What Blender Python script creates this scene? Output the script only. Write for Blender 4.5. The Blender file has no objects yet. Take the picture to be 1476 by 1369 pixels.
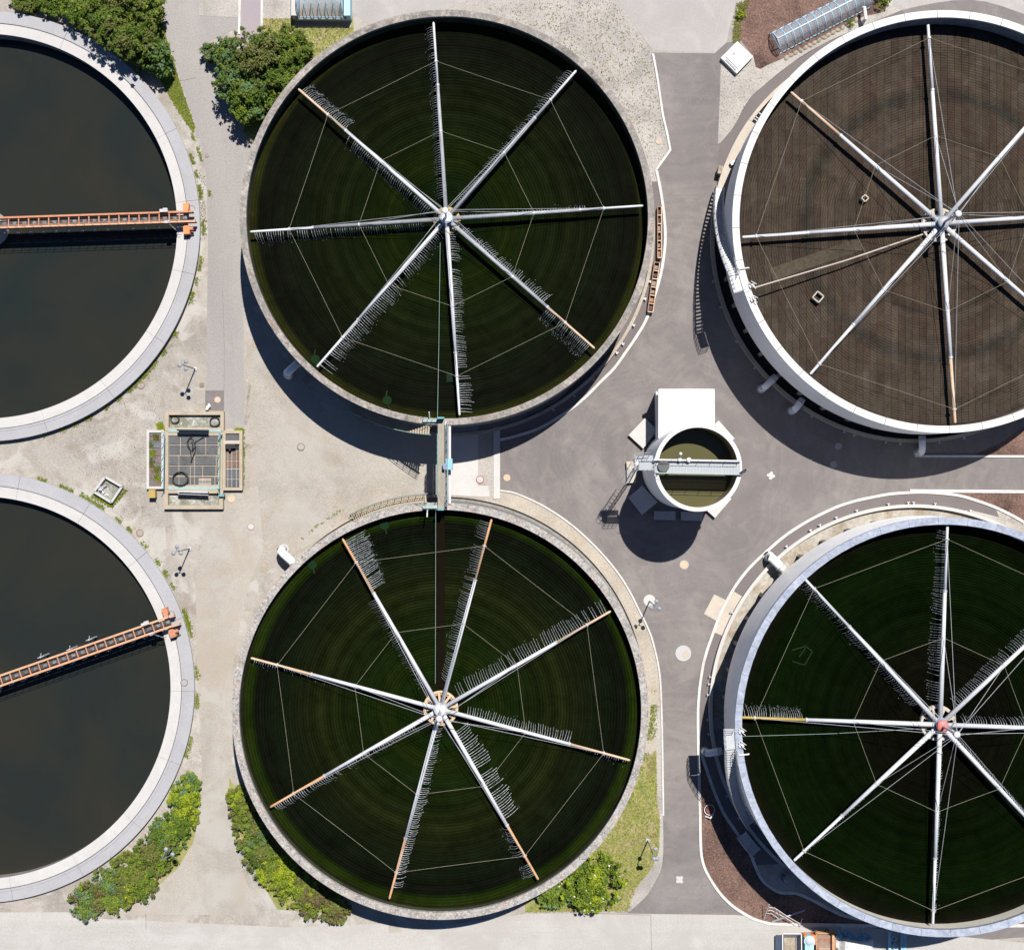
import bpy, math, random
import numpy as np
from mathutils import Vector, Matrix
random.seed(7); RNG = np.random.default_rng(7)
sc = bpy.context.scene
COL = sc.collection
PI = math.pi
# ------------------------------------------------------------------ camera, sky, sun, exposure
H = 115.0            # flying height in metres
PPM = 15.0           # survey pixels per metre on the ground
cam = bpy.data.cameras.new('camera'); co = bpy.data.objects.new('camera', cam); COL.objects.link(co)
co.location = (0, 0, H); co.rotation_euler = (0, 0, 0)
cam.sensor_fit = 'HORIZONTAL'; cam.sensor_width = 36
cam.lens = 36 * H / (1476 / PPM)
cam.clip_start = 1; cam.clip_end = 3000
sc.camera = co
SX, SY = -0.39, -0.92                      # direction shadows fall (world x, y)
COT = 0.562                                # shadow length per metre of height
sun_dir = Vector((-SX * COT, -SY * COT, 1)).normalized()
EL = math.asin(sun_dir.z); AZ = math.atan2(sun_dir.x, sun_dir.y)
w = bpy.data.worlds.new('World'); sc.world = w; w.use_nodes = True
nt = w.node_tree; bg = nt.nodes['Background']
sky = nt.nodes.new('ShaderNodeTexSky'); sky.sky_type = 'NISHITA'; sky.sun_disc = False
sky.sun_elevation = EL; sky.sun_rotation = AZ
sky.air_density = 1.0; sky.dust_density = 0.0; sky.ozone_density = 10.0; sky.altitude = 1500
nt.links.new(sky.outputs[0], bg.inputs[0]); bg.inputs[1].default_value = 0.05
sl = bpy.data.lights.new('sun', 'SUN'); sl.energy = 5.0; sl.angle = math.radians(0.5); sl.color = (1, .955, .89)
so = bpy.data.objects.new('sun', sl); COL.objects.link(so)
so.rotation_euler = sun_dir.to_track_quat('Z', 'Y').to_euler(); so.location = (20, 40, 60)
sc.view_settings.view_transform = 'Standard'; sc.view_settings.look = 'None'
sc.view_settings.gamma = 1; sc.view_settings.use_curve_mapping = False
sc.view_settings.exposure = 0.62

# ------------------------------------------------------------------ helpers
def P(px, py, z=0.0):
    k = (H - z) / H
    return Vector(((px - 738) / PPM * k, -(py - 684.5) / PPM * k, z))
def tag(o, label=None, cat=None, group=None, kind=None):
    if label: o['label'] = label
    if cat: o['category'] = cat
    if group: o['group'] = group
    if kind: o['kind'] = kind
    return o
def thing(name, label, cat, loc=(0, 0, 0), group=None, rz=0):
    o = bpy.data.objects.new(name, None); COL.objects.link(o); o.location = loc; o.rotation_euler = (0, 0, rz)
    o.empty_display_size = .3
    return tag(o, label, cat, group)
def link(name, me, parent=None):
    o = bpy.data.objects.new(name, me); COL.objects.link(o)
    if parent: o.parent = parent
    return o

class MB:
    """collects geometry in world (or local) coordinates, becomes ONE mesh"""
    def __init__(s): s.v = []; s.f = []; s.m = []; s.cur = 0
    def add(s, vs, fs):
        b = len(s.v); s.v += [tuple(v) for v in vs]
        for f in fs: s.f.append(tuple(i + b for i in f)); s.m.append(s.cur)
    def box(s, c, size, rz=0, rot=None):
        hx, hy, hz = size[0] / 2, size[1] / 2, size[2] / 2
        R = rot if rot is not None else Matrix.Rotation(rz, 3, 'Z')
        vs = [Vector(c) + R @ Vector((x * hx, y * hy, z * hz)) for z in (-1, 1) for y in (-1, 1) for x in (-1, 1)]
        s.add(vs, [(0, 2, 3, 1), (4, 5, 7, 6), (0, 1, 5, 4), (2, 6, 7, 3), (0, 4, 6, 2), (1, 3, 7, 5)])
    def bar(s, a, b, wd, ht):
        a = Vector(a); b = Vector(b); d = b - a; L = d.length
        if L < 1e-6: return
        x = d / L; up = Vector((0, 0, 1)) if abs(x.z) < .95 else Vector((0, 1, 0))
        y = up.cross(x).normalized(); z = x.cross(y)
        R = Matrix((x, y, z)).transposed()
        s.box((a + b) / 2, (L, wd, ht), rot=R)
    def tube(s, pts, r, n=6, caps=True):
        pts = [Vector(p) for p in pts]; rs = r if isinstance(r, (list, tuple)) else [r] * len(pts)
        vs = []; N = len(pts)
        for i, p in enumerate(pts):
            d = (pts[min(i + 1, N - 1)] - pts[max(i - 1, 0)]).normalized()
            up = Vector((0, 0, 1)) if abs(d.z) < .9 else Vector((1, 0, 0))
            u = up.cross(d).normalized(); v = d.cross(u)
            for k in range(n):
                a = 2 * PI * k / n; vs.append(p + rs[i] * (math.cos(a) * u + math.sin(a) * v))
        fs = []
        for i in range(N - 1):
            for k in range(n):
                k2 = (k + 1) % n; fs.append((i * n + k, i * n + k2, (i + 1) * n + k2, (i + 1) * n + k))
        if caps: fs.append(tuple(range(n - 1, -1, -1))); fs.append(tuple((N - 1) * n + k for k in range(n)))
        s.add(vs, fs)
    def lathe(s, prof, c=(0, 0), n=128, a0=0, a1=2 * PI, closed_prof=False, jit=None):
        full = abs(a1 - a0 - 2 * PI) < 1e-6; na = n if full else n + 1; m = len(prof); vs = []
        for i in range(na):
            a = a0 + (a1 - a0) * i / n; ca, sa = math.cos(a), math.sin(a)
            for (r, z) in prof: vs.append((c[0] + r * ca, c[1] + r * sa, z))
        fs = []; mm = m if closed_prof else m - 1
        for i in range(n):
            j = (i + 1) % na
            for k in range(mm):
                k2 = (k + 1) % m
                fs.append((i * m + k, j * m + k, j * m + k2, i * m + k2))
        if closed_prof and not full:
            fs.append(tuple(range(m))[::-1]); fs.append(tuple((na - 1) * m + k for k in range(m)))
        s.add(vs, fs)
    def disc(s, c, r, z, n=48):
        vs = [(c[0] + r * math.cos(2 * PI * i / n), c[1] + r * math.sin(2 * PI * i / n), z) for i in range(n)]
        s.add(vs, [tuple(range(n))])
    def cyl(s, c, r, z0, z1, n=24, r1=None):
        r1 = r if r1 is None else r1
        s.lathe([(0, z0), (r, z0), (r1, z1), (0, z1)], c, n)
    def dome(s, c, r, hz=None, n=16, half=True, m=6):
        hz = r if hz is None else hz
        lo = 0 if half else -PI / 2
        prof = [(r * math.cos(lo + (PI / 2 - lo) * i / m), c[2] + hz * math.sin(lo + (PI / 2 - lo) * i / m)) for i in range(m + 1)]
        s.lathe(prof, (c[0], c[1]), n)
    def poly(s, pts, z):
        s.add([(p[0], p[1], z) for p in pts], [tuple(range(len(pts)))])
    def prism(s, pts, z0, z1):
        n = len(pts); vs = [(p[0], p[1], z0) for p in pts] + [(p[0], p[1], z1) for p in pts]
        s.add(vs, [tuple(range(n)), tuple(range(n, 2 * n))] + [(i, (i + 1) % n, n + (i + 1) % n, n + i) for i in range(n)])
    def strip(s, pts, wd, z0, z1):
        """a kerb of width wd along a polyline"""
        pts = [Vector((p[0], p[1])) for p in pts]; n = len(pts); L = []; R = []
        for i in range(n):
            a = (pts[i] - pts[i - 1]).normalized() if i > 0 else None
            b = (pts[i + 1] - pts[i]).normalized() if i < n - 1 else None
            d = ((a or b) + (b or a)).normalized(); nn = Vector((-d.y, d.x))
            k = 1.0
            if a and b: k = 1 / max(.5, nn.dot(Vector((-a.y, a.x))))
            L.append(pts[i] + nn * wd / 2 * k); R.append(pts[i] - nn * wd / 2 * k)
        vs = []
        for i in range(n):
            vs += [(L[i].x, L[i].y, z0), (L[i].x, L[i].y, z1), (R[i].x, R[i].y, z1), (R[i].x, R[i].y, z0)]
        fs = [(0, 1, 2, 3), ((n - 1) * 4 + 3, (n - 1) * 4 + 2, (n - 1) * 4 + 1, (n - 1) * 4)]
        for i in range(n - 1):
            for k in range(3): fs.append((i * 4 + k, (i + 1) * 4 + k, (i + 1) * 4 + k + 1, i * 4 + k + 1))
        s.add(vs, fs)
    def mesh(s, name, mats, smooth=False, off=None):
        me = bpy.data.meshes.new(name)
        vs = s.v if off is None else [(v[0] - off[0], v[1] - off[1], v[2] - off[2]) for v in s.v]
        me.from_pydata(vs, [], s.f)
        mats = mats if isinstance(mats, (list, tuple)) else [mats]
        for m in mats: me.materials.append(m)
        if len(mats) > 1: me.polygons.foreach_set('material_index', s.m)
        import bmesh
        if len(s.f) < 60000:
            bm = bmesh.new(); bm.from_mesh(me); bmesh.ops.recalc_face_normals(bm, faces=bm.faces); bm.to_mesh(me); bm.free()
        if smooth: me.polygons.foreach_set('use_smooth', [True] * len(me.polygons))
        me.update(); return me
    def build(s, name, mats, parent=None, smooth=False):
        off = None
        if parent is not None:
            l = parent.location.copy(); q = parent
            while q.parent is not None: q = q.parent; l += q.location
            off = tuple(l)
        return link(name, s.mesh(name, mats, smooth, off), parent)

def smooth_line(pts, sub=6, closed=False):
    out = []; n = len(pts)
    for i in range(n - (0 if closed else 1)):
        p0 = pts[(i - 1) % n] if closed or i > 0 else pts[i]; p1 = pts[i]; p2 = pts[(i + 1) % n]
        p3 = pts[(i + 2) % n] if closed or i + 2 < n else p2
        for k in range(sub):
            t = k / sub
            out.append(tuple(0.5 * (2 * p1[j] + (-p0[j] + p2[j]) * t + (2 * p0[j] - 5 * p1[j] + 4 * p2[j] - p3[j]) * t * t + (-p0[j] + 3 * p1[j] - 3 * p2[j] + p3[j]) * t ** 3) for j in (0, 1)))
    if not closed: out.append(tuple(pts[-1][:2]))
    return out
def G(pts, z=0): return [P(x, y, z) for x, y in pts]
def GS(pts, sub=6): return [P(x, y, 0) for x, y in smooth_line(pts, sub)]

# ------------------------------------------------------------------ materials
def nodes(name):
    m = bpy.data.materials.new(name); m.use_nodes = True
    return m, m.node_tree, m.node_tree.nodes['Principled BSDF']
def N(nt, t, **kw):
    n = nt.nodes.new(t)
    for k, v in kw.items():
        if k in n.inputs.keys() if hasattr(n.inputs, 'keys') else False: n.inputs[k].default_value = v
        else: setattr(n, k, v)
    return n
def rgb(c): return (c[0], c[1], c[2], 1)
def srgb(r, g, b, k=1.0):
    f = lambda x: ((x / 255) / 12.92 if x / 255 <= .04045 else (((x / 255) + .055) / 1.055) ** 2.4) * k
    return (f(r), f(g), f(b))
def ramp(nt, fac, stops):
    r = nt.nodes.new('ShaderNodeValToRGB'); e = r.color_ramp.elements
    while len(e) > 1: e.remove(e[0])
    e[0].position = stops[0][0]; e[0].color = rgb(stops[0][1])
    for p, c in stops[1:]:
        x = e.new(p); x.color = rgb(c)
    nt.links.new(fac, r.inputs[0]); return r
def geo_pos(nt): return nt.nodes.new('ShaderNodeNewGeometry').outputs['Position']
def noise(nt, vec, scale, detail=3, rough=.55, dist=0):
    n = nt.nodes.new('ShaderNodeTexNoise'); n.inputs['Scale'].default_value = scale
    n.inputs['Detail'].default_value = detail; n.inputs['Roughness'].default_value = rough
    n.inputs['Distortion'].default_value = dist
    nt.links.new(vec, n.inputs['Vector']); return n.outputs['Fac']
def mixc(nt, fac, a, b, mode='MIX'):
    m = nt.nodes.new('ShaderNodeMix'); m.data_type = 'RGBA'; m.blend_type = mode
    for i, x in ((0, fac), (6, a), (7, b)):
        if hasattr(x, 'links') or isinstance(x, bpy.types.NodeSocket): nt.links.new(x, m.inputs[i])
        else: m.inputs[i].default_value = x if i == 0 else rgb(x)
    return m.outputs[2]
def mth(nt, op, a, b=None, clamp=False):
    m = nt.nodes.new('ShaderNodeMath'); m.operation = op; m.use_clamp = clamp
    for i, x in ((0, a), (1, b)):
        if x is None: continue
        if isinstance(x, bpy.types.NodeSocket): nt.links.new(x, m.inputs[i])
        else: m.inputs[i].default_value = x
    return m.outputs[0]
def maprange(nt, v, a, b, c=0, d=1):
    m = nt.nodes.new('ShaderNodeMapRange'); nt.links.new(v, m.inputs[0])
    for i, x in enumerate((a, b, c, d)): m.inputs[i + 1].default_value = x
    return m.outputs[0]
def bump(nt, p, h, strength=.4, dist=.02):
    b = nt.nodes.new('ShaderNodeBump'); b.inputs['Strength'].default_value = strength; b.inputs['Distance'].default_value = dist
    nt.links.new(h, b.inputs['Height']); nt.links.new(b.outputs[0], p.inputs['Normal'])

def surf(name, base, var=.12, big=.15, fine=9, rough=.9, spots=None, spotcol=None, spot_scale=3, stretch=None, metal=0, bmp=.3, patches=None, spec=.3):
    """general weathered surface: base colour, large mottling, fine grain, optional dark/light spots"""
    m, nt, p = nodes(name); pos = geo_pos(nt)
    vec = pos
    if stretch:
        mp = nt.nodes.new('ShaderNodeMapping'); nt.links.new(pos, mp.inputs[0]); mp.inputs['Scale'].default_value = stretch[0]
        mp.inputs['Rotation'].default_value = (0, 0, stretch[1]); vec = mp.outputs[0]
    b = np.array(base)
    n1 = noise(nt, vec, big, 5, .62, .6)
    c = ramp(nt, n1, [(.30, tuple(b * (1 - var * 1.5))), (.5, tuple(b)), (.70, tuple(np.minimum(b * (1 + var), .9)))]).outputs[0]
    n2 = noise(nt, pos, fine, 2, .7)
    f2 = maprange(nt, n2, .33, .67, 1 - var, 1 + var)
    g = nt.nodes.new('ShaderNodeCombineColor'); [nt.links.new(f2, g.inputs[i]) for i in range(3)]
    c = mixc(nt, 1.0, c, g.outputs[0], 'MULTIPLY')
    if patches:
        for (sc_, lo, hi, colr, amt) in patches:
            pn = noise(nt, pos, sc_, 4, .65, .8)
            c = mixc(nt, maprange(nt, pn, lo - .045, hi - .045, 0, amt), c, colr)
    if spots:
        sn = noise(nt, pos, spot_scale, 2, .8)
        c = mixc(nt, maprange(nt, sn, spots[0], spots[1], 0, 1), c, spotcol)
    nt.links.new(c, p.inputs['Base Color']); p.inputs['Roughness'].default_value = rough
    p.inputs['Metallic'].default_value = metal; p.inputs['Specular IOR Level'].default_value = spec
    if bmp: bump(nt, p, n2, bmp, .03)
    return m
def add_swirl(m, c, amt=.08):
    nt = m.node_tree; p = nt.nodes['Principled BSDF']; lk = p.inputs['Base Color'].links[0].from_socket; pos = geo_pos(nt)
    s = nt.nodes.new('ShaderNodeVectorMath'); s.operation = 'SUBTRACT'; nt.links.new(pos, s.inputs[0]); s.inputs[1].default_value = (c[0], c[1], 0)
    mp = nt.nodes.new('ShaderNodeMapping'); mp.inputs['Scale'].default_value = (1, 1, 0); nt.links.new(s.outputs[0], mp.inputs[0])
    ln = nt.nodes.new('ShaderNodeVectorMath'); ln.operation = 'LENGTH'; nt.links.new(mp.outputs[0], ln.inputs[0])
    wob = mth(nt, 'ADD', ln.outputs['Value'], mth(nt, 'MULTIPLY', noise(nt, pos, .08, 2), 9))
    n1 = nt.nodes.new('ShaderNodeTexNoise'); n1.noise_dimensions = '1D'; nt.links.new(wob, n1.inputs['W']); n1.inputs['Scale'].default_value = 1.3; n1.inputs['Detail'].default_value = 2; n1.inputs['Roughness'].default_value = .6
    f = maprange(nt, n1.outputs['Fac'], .3, .7, 1 - amt, 1 + amt)
    g = nt.nodes.new('ShaderNodeCombineColor'); [nt.links.new(f, g.inputs[i]) for i in range(3)]
    nt.links.new(mixc(nt, 1, lk, g.outputs[0], 'MULTIPLY'), p.inputs['Base Color'])
def plain(name, c, rough=.6, metal=0, spec=.4, var=.08):
    return surf(name, c, var=var, big=1.2, fine=14, rough=rough, metal=metal, bmp=.1, spec=spec)

M = {}
M['ground'] = surf('gravel_paving', (.285, .262, .235), var=.17, big=.09, fine=6.5, bmp=.9,
                   patches=[(.16, .52, .68, (.33, .30, .26), .7), (.45, .55, .72, (.20, .17, .14), .7), (.28, .56, .66, (.40, .385, .36), .6), (.9, .66, .8, (.17, .15, .11), .4), (2.6,.6,.8,(.36,.34,.31),.5)], spots=(.68, .76), spotcol=(.13, .12, .10), spot_scale=3.4)
M['pavers'] = surf('small_pavers', (.295, .27, .238), var=.15, big=.2, fine=6.5, bmp=.9, patches=[(2.2, .55, .72, (.22, .20, .17), .5), (.35, .55, .75, (.26, .215, .16), .6), (1.2, .62, .8, (.19, .18, .14), .35), (.12, .5, .7, (.33, .31, .285), .7)])
M['strip'] = surf('worn_asphalt', (.262, .244, .235), var=.11, big=.12, fine=7, stretch=((1, .12, 1), 0), patches=[(.25, .6, .75, (.32, .30, .28), .5), (.9, .66, .75, (.2, .185, .17), .35)])
M['lane'] = surf('beige_lane', (.305, .282, .248), var=.12, big=.10, fine=7, bmp=.6, stretch=((1, .2, 1), .1), patches=[(.2, .5, .65, (.34, .325, .30), .7), (.8, .58, .72, (.25, .22, .18), .45), (.14, .52, .66, (.29, .25, .205), .6)])
M['asphalt'] = surf('asphalt', (.158, .143, .140), var=.10, big=.10, fine=8, bmp=.6, patches=[(.22, .50, .68, (.205, .186, .180), .8), (.07, .48, .62, (.140, .126, .124), .8), (.5, .55, .7, (.185, .165, .158), .6), (1.6, .6, .75, (.125, .115, .113), .5), (3, .72, .8, (.24, .22, .21), .5)])
add_swirl(M['asphalt'], (16.3, .6), .05)
M['asphalt_new'] = surf('darker_asphalt', (.135, .118, .116), var=.06, big=.2, fine=9, bmp=.4)
M['road'] = surf('pale_concrete_road', (.355, .34, .323), var=.08, big=.35, fine=6, stretch=((.06, 1, 1), 0), patches=[(.12, .5, .62, (.315, .30, .282), .6), (.3, .55, .75, (.40, .39, .375), .6), (1.1, .68, .8, (.27, .25, .23), .35)])
M['top_road'] = surf('pale_road_top', (.30, .283, .275), var=.06, big=.12, fine=6, patches=[(.3, .55, .75, (.36, .345, .33), .6)])
M['fine_gravel'] = surf('pale_gravel', (.31, .29, .27), var=.16, big=.25, fine=6, bmp=.9, spots=(.66, .76), spotcol=(.19, .17, .145), spot_scale=3.6, patches=[(.8, .62, .8, (.28, .25, .18), .5)])
M['bark'] = surf('brown_lava_gravel', (.120, .072, .058), var=.42, big=.3, fine=7, bmp=1, spots=(.62, .72), spotcol=(.24, .17, .14), spot_scale=5)
M['kerb'] = surf('white_kerb', (.50, .485, .47), var=.12, big=.8, patches=[(1.5, .55, .75, (.38, .36, .34), .6)])
M['white_conc'] = surf('white_concrete', (.43, .42, .41), var=.04, big=.5)
M['cream'] = surf('cream_concrete', (.41, .365, .31), var=.07, big=.6, patches=[(.8, .6, .8, (.38, .31, .22), .5)])
M['beige_path'] = surf('beige_path', (.33, .295, .25), var=.14, big=.3, fine=5, patches=[(.6, .55, .75, (.30, .24, .17), .5)])
M['stained'] = surf('stained_gutter', (.33, .305, .265), var=.15, big=.35, fine=3, patches=[(.55, .5, .7, (.20, .14, .08), .7)])
M['coping'] = surf('grey_coping', (.30, .30, .315), var=.05, big=.4, fine=6, patches=[(1.5, .6, .8, (.26, .26, .27), .5)])
M['ledge'] = surf('pale_ledge', (.415, .405, .395), var=.05, big=.5, fine=6, patches=[(2, .62, .8, (.33, .32, .30), .4)])
M['groove'] = plain('groove_dark', (.06, .06, .055))
M['conc_wall'] = surf('grey_concrete_wall', (.21, .205, .20), var=.15, big=.5, fine=3, patches=[(.7, .55, .75, (.10, .10, .09), .7)])
M['old_rim'] = surf('lichen_rim', (.235, .215, .195), var=.34, big=.8, fine=3.6, spots=(.62, .70), spotcol=(.42, .41, .40), spot_scale=5, patches=[(1.1, .58, .72, (.28, .19, .14), .5), (.25, .5, .65, (.17, .16, .15), .7), (2.8, .64, .74, (.09, .085, .08), .7)])
M['old_rim_pale'] = surf('speckled_rim', (.28, .265, .25), var=.22, big=.9, fine=3.8, spots=(.58, .66), spotcol=(.50, .49, .48), spot_scale=6, patches=[(1.3, .56, .7, (.33, .22, .17), .5), (3.0, .6, .7, (.07, .07, .065), .75)])
M['white_wall'] = surf('white_render', (.72, .72, .72), var=.04, big=.6, fine=4)
M['white_rim'] = surf('white_rim', (.54, .53, .52), var=.04, big=.8)
M['steel_wall'] = surf('pale_steel_wall', (.88, .88, .88), var=.05, big=.35, fine=4, rough=.55, patches=[(.5, .55, .75, (.76, .77, .80), .6)])
M['cream_inner'] = surf('cream_inner_wall', (.50, .47, .40), var=.08, big=.6)
M['steel_rim'] = surf('galvanised_rim', (.42, .46, .55), var=.14, big=.9, fine=3, rough=.40, metal=.6, bmp=.3, patches=[(.7, .58, .70, (.66, .69, .74), .5)])
M['moss_wall'] = surf('mossy_wall', (.035, .038, .018), var=.3, big=.5, patches=[(.4, .5, .7, (.06, .07, .02), .7)])
M['dark'] = plain('dark_recess', (.02, .02, .02), rough=.9)
M['pipe_white'] = surf('white_painted_pipe', (.50, .51, .53), var=.05, big=1.4, rough=.45, bmp=.1)
M['pipe_bright'] = surf('bright_white_pipe', (.80, .80, .80), var=.04, big=1.4, rough=.45, bmp=.1)
M['pipe_grey'] = surf('weathered_pipe', (.30, .31, .33), var=.12, big=1.4, rough=.5, bmp=.1)
M['pipe_dull'] = surf('dull_pipe', (.19, .195, .205), var=.12, big=1.4, rough=.55, bmp=.1)
M['pipe_tan'] = surf('tan_pipe', (.50, .36, .25), var=.08, big=1.4, rough=.55, bmp=.1)
M['pipe_orange'] = surf('rust_orange_pipe', (.46, .25, .13), var=.16, big=1.6, rough=.6, bmp=.1, patches=[(.9, .55, .7, (.50, .38, .26), .6)])
M['galv'] = surf('galvanised_steel', (.42, .43, .45), var=.08, big=1.5, rough=.5, metal=.3, bmp=.1)
M['blue_steel'] = plain('blue_grey_hub', (.16, .22, .32), rough=.5)
M['tread'] = surf('dull_tread_plate', (.16, .15, .15), var=.4, big=2.5, fine=6)
M['red'] = plain('faded_red_paint', (.52, .14, .12), rough=.5)
M['yellow'] = plain('yellow_paint', (.34, .24, .06), rough=.5)
M['wire'] = plain('steel_wire', (.30, .27, .20), rough=.5)
M['orange'] = plain('orange_paint', (.62, .21, .075), rough=.5)
M['salmon'] = surf('faded_orange_paint', (.42, .19, .11), var=.1, big=1.5, rough=.55)
M['salmon_top'] = surf('sun_faded_orange_girder', (.50, .28, .175), var=.1, big=1.5, rough=.55)
M['turq'] = plain('turquoise_paint', (.10, .29, .34), rough=.5)
M['pale_turq'] = plain('pale_turquoise_paint', (.25, .34, .32), rough=.6)
M['cyan'] = plain('light_blue_box', (.19, .38, .47), rough=.5)
M['black'] = plain('black_rubber', (.012, .012, .014), rough=.5)
M['grating'] = surf('dark_grating', (.085, .088, .092), var=.2, big=1, fine=10, rough=.7)
M['grating_rust'] = surf('rusty_grating', (.13, .10, .08), var=.3, big=.9, fine=8, rough=.8, patches=[(1.1, .5, .65, (.20, .09, .04), .8)])
M['weedy'] = surf('weedy_grating', (.12, .125, .14), var=.25, big=.9, fine=7, rough=.85, patches=[(1.1, .5, .62, (.16, .09, .06), .8)])
M['tan_conc'] = surf('tan_concrete', (.34, .285, .215), var=.08, big=.8, patches=[(1.6, .6, .8, (.22, .19, .14), .5)])
M['wet_conc'] = surf('wet_whitish_concrete', (.26, .26, .24), var=.25, big=.7, fine=4, patches=[(.8, .45, .6, (.13, .13, .09), .8), (1.7, .6, .7, (.52, .52, .52), .7)])
M['manhole'] = surf('cast_iron_cover', (.30, .25, .23), var=.1, big=3)
M['manhole_tan'] = surf('sun_tan_cover', (.50, .38, .28), var=.06, big=3)
M['manhole_ring'] = plain('cover_ring', (.19, .14, .11))
M['ring_red'] = plain('brick_red_ring', (.28, .11, .07))
M['blossom'] = plain('white_blossom', (.55, .56, .50))
M['wood'] = surf('brown_board', (.27, .17, .12), var=.2, big=1.5)
M['wood_dark'] = surf('brown_trough_floor', (.10, .06, .05), var=.25, big=1.5)
M['bark_tree'] = plain('tree_bark', (.09, .07, .05))
M['stone'] = surf('field_stone', (.27, .23, .18), var=.2, big=1.2, fine=5)
M['tarp'] = surf('blue_tarpaulin', (.16, .33, .46), var=.25, big=1.5, fine=3, rough=.4, bmp=.8)
M['blue_pale'] = plain('pale_blue_paint', (.30, .50, .60))
M['sheet_white'] = plain('white_sheet', (.55, .55, .55))
M['rustbed'] = surf('rusty_bed', (.25, .13, .085), var=.25, big=1.2, fine=5, patches=[(.9,.5,.65,(.22,.2,.18),.7)])

# foliage
def leafmat(name, c, c2):
    m, nt, p = nodes(name); pos = geo_pos(nt)
    n = noise(nt, pos, .9, 3, .7)
    c_ = ramp(nt, n, [(.32, c), (.68, c2)]).outputs[0]
    n3 = noise(nt, pos, 7, 1, .5)
    c_ = mixc(nt, maprange(nt, n3, .4, .7, 0, .5), c_, tuple(np.array(c2) * 1.35))
    nt.links.new(c_, p.inputs['Base Color']); p.inputs['Roughness'].default_value = .6; p.inputs['Specular IOR Level'].default_value = .12
    out = nt.nodes['Material Output']; tr = nt.nodes.new('ShaderNodeBsdfTranslucent'); nt.links.new(c_, tr.inputs[0])
    mx = nt.nodes.new('ShaderNodeMixShader'); mx.inputs[0].default_value = .25
    nt.links.new(p.outputs[0], mx.inputs[1]); nt.links.new(tr.outputs[0], mx.inputs[2]); nt.links.new(mx.outputs[0], out.inputs[0])
    return m
LEAF = {'mid': leafmat('leaf_mid', (.115, .165, .018), (.175, .235, .030)),
        'dark': leafmat('leaf_dark', (.055, .10, .016), (.095, .15, .022)),
        'deep': leafmat('leaf_deep', (.085, .125, .020), (.135, .185, .032)),
        'olive': leafmat('leaf_olive', (.105, .112, .034), (.15, .155, .048)),
        'bright': leafmat('leaf_bright', (.21, .27, .016), (.29, .34, .024)),
        'blue': leafmat('leaf_blue', (.08, .15, .06), (.14, .22, .10)),
        'yellow': leafmat('leaf_yellow', (.30, .30, .02), (.42, .40, .03)),
        'brown': leafmat('leaf_brown', (.11, .075, .045), (.14, .10, .05))}
M['grass'] = surf('dry_grass', (.215, .205, .07), var=.2, big=.35, fine=4, bmp=.8, patches=[(.4, .5, .68, (.31, .25, .15), .8), (.7, .54, .68, (.15, .195, .045), .8)])
M['grass_green'] = surf('green_grass', (.115, .14, .035), var=.2, big=.35, fine=4, bmp=.8, patches=[(.4, .55, .7, (.17, .165, .07), .7)])
M['blade'] = leafmat('grass_blade', (.17, .20, .05), (.23, .24, .07))

# water
def water_mat(name, c, c2, rough=.12):
    m, nt, p = nodes(name); pos = geo_pos(nt)
    c_ = ramp(nt, noise(nt, pos, .06, 4, .6, 1.0), [(.3, c), (.7, c2)]).outputs[0]
    nt.links.new(c_, p.inputs['Base Color']); p.inputs['Roughness'].default_value = rough; p.inputs['IOR'].default_value = 1.33
    bump(nt, p, noise(nt, pos, 2.2, 3, .6), .05, .03); return m
M['water'] = water_mat('murky_water', (.0120, .0170, .0165), (.0215, .0205, .0155))
M['water_olive'] = water_mat('olive_water', (.075, .072, .032), (.088, .083, .038))
M['water_pit'] = water_mat('pit_water', (.03, .03, .025), (.05, .05, .04))
# jets of water: bright strands seen thin
m, nt_, p_ = nodes('spray_water'); p_.inputs['Base Color'].default_value = (.62, .66, .70, 1); p_.inputs['Roughness'].default_value = .15
tc_ = nt_.nodes.new('ShaderNodeNewGeometry'); nz_ = nt_.nodes.new('ShaderNodeTexNoise'); nz_.inputs['Scale'].default_value = 4.0; nt_.links.new(tc_.outputs['Position'], nz_.inputs['Vector'])
mr_ = nt_.nodes.new('ShaderNodeMapRange'); nt_.links.new(nz_.outputs['Fac'], mr_.inputs[0]); mr_.inputs[1].default_value = .38; mr_.inputs[2].default_value = .62; mr_.inputs[3].default_value = .30; mr_.inputs[4].default_value = 1.0
nt_.links.new(mr_.outputs[0], p_.inputs['Alpha']); M['spray'] = m
m, nt_, p_ = nodes('foam'); p_.inputs['Base Color'].default_value = (.45, .5, .55, 1); p_.inputs['Alpha'].default_value = .3; M['foam'] = m
m, nt_, p_ = nodes('polycarbonate'); p_.inputs['Base Color'].default_value = (.45, .55, .66, 1); p_.inputs['Roughness'].default_value = .12
p_.inputs['Alpha'].default_value = .30; M['glass'] = m
m, nt_, p_ = nodes('mesh_deck'); p_.inputs['Base Color'].default_value = (.36, .39, .42, 1); p_.inputs['Roughness'].default_value = .5
p_.inputs['Alpha'].default_value = .72; M['deck'] = m

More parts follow.
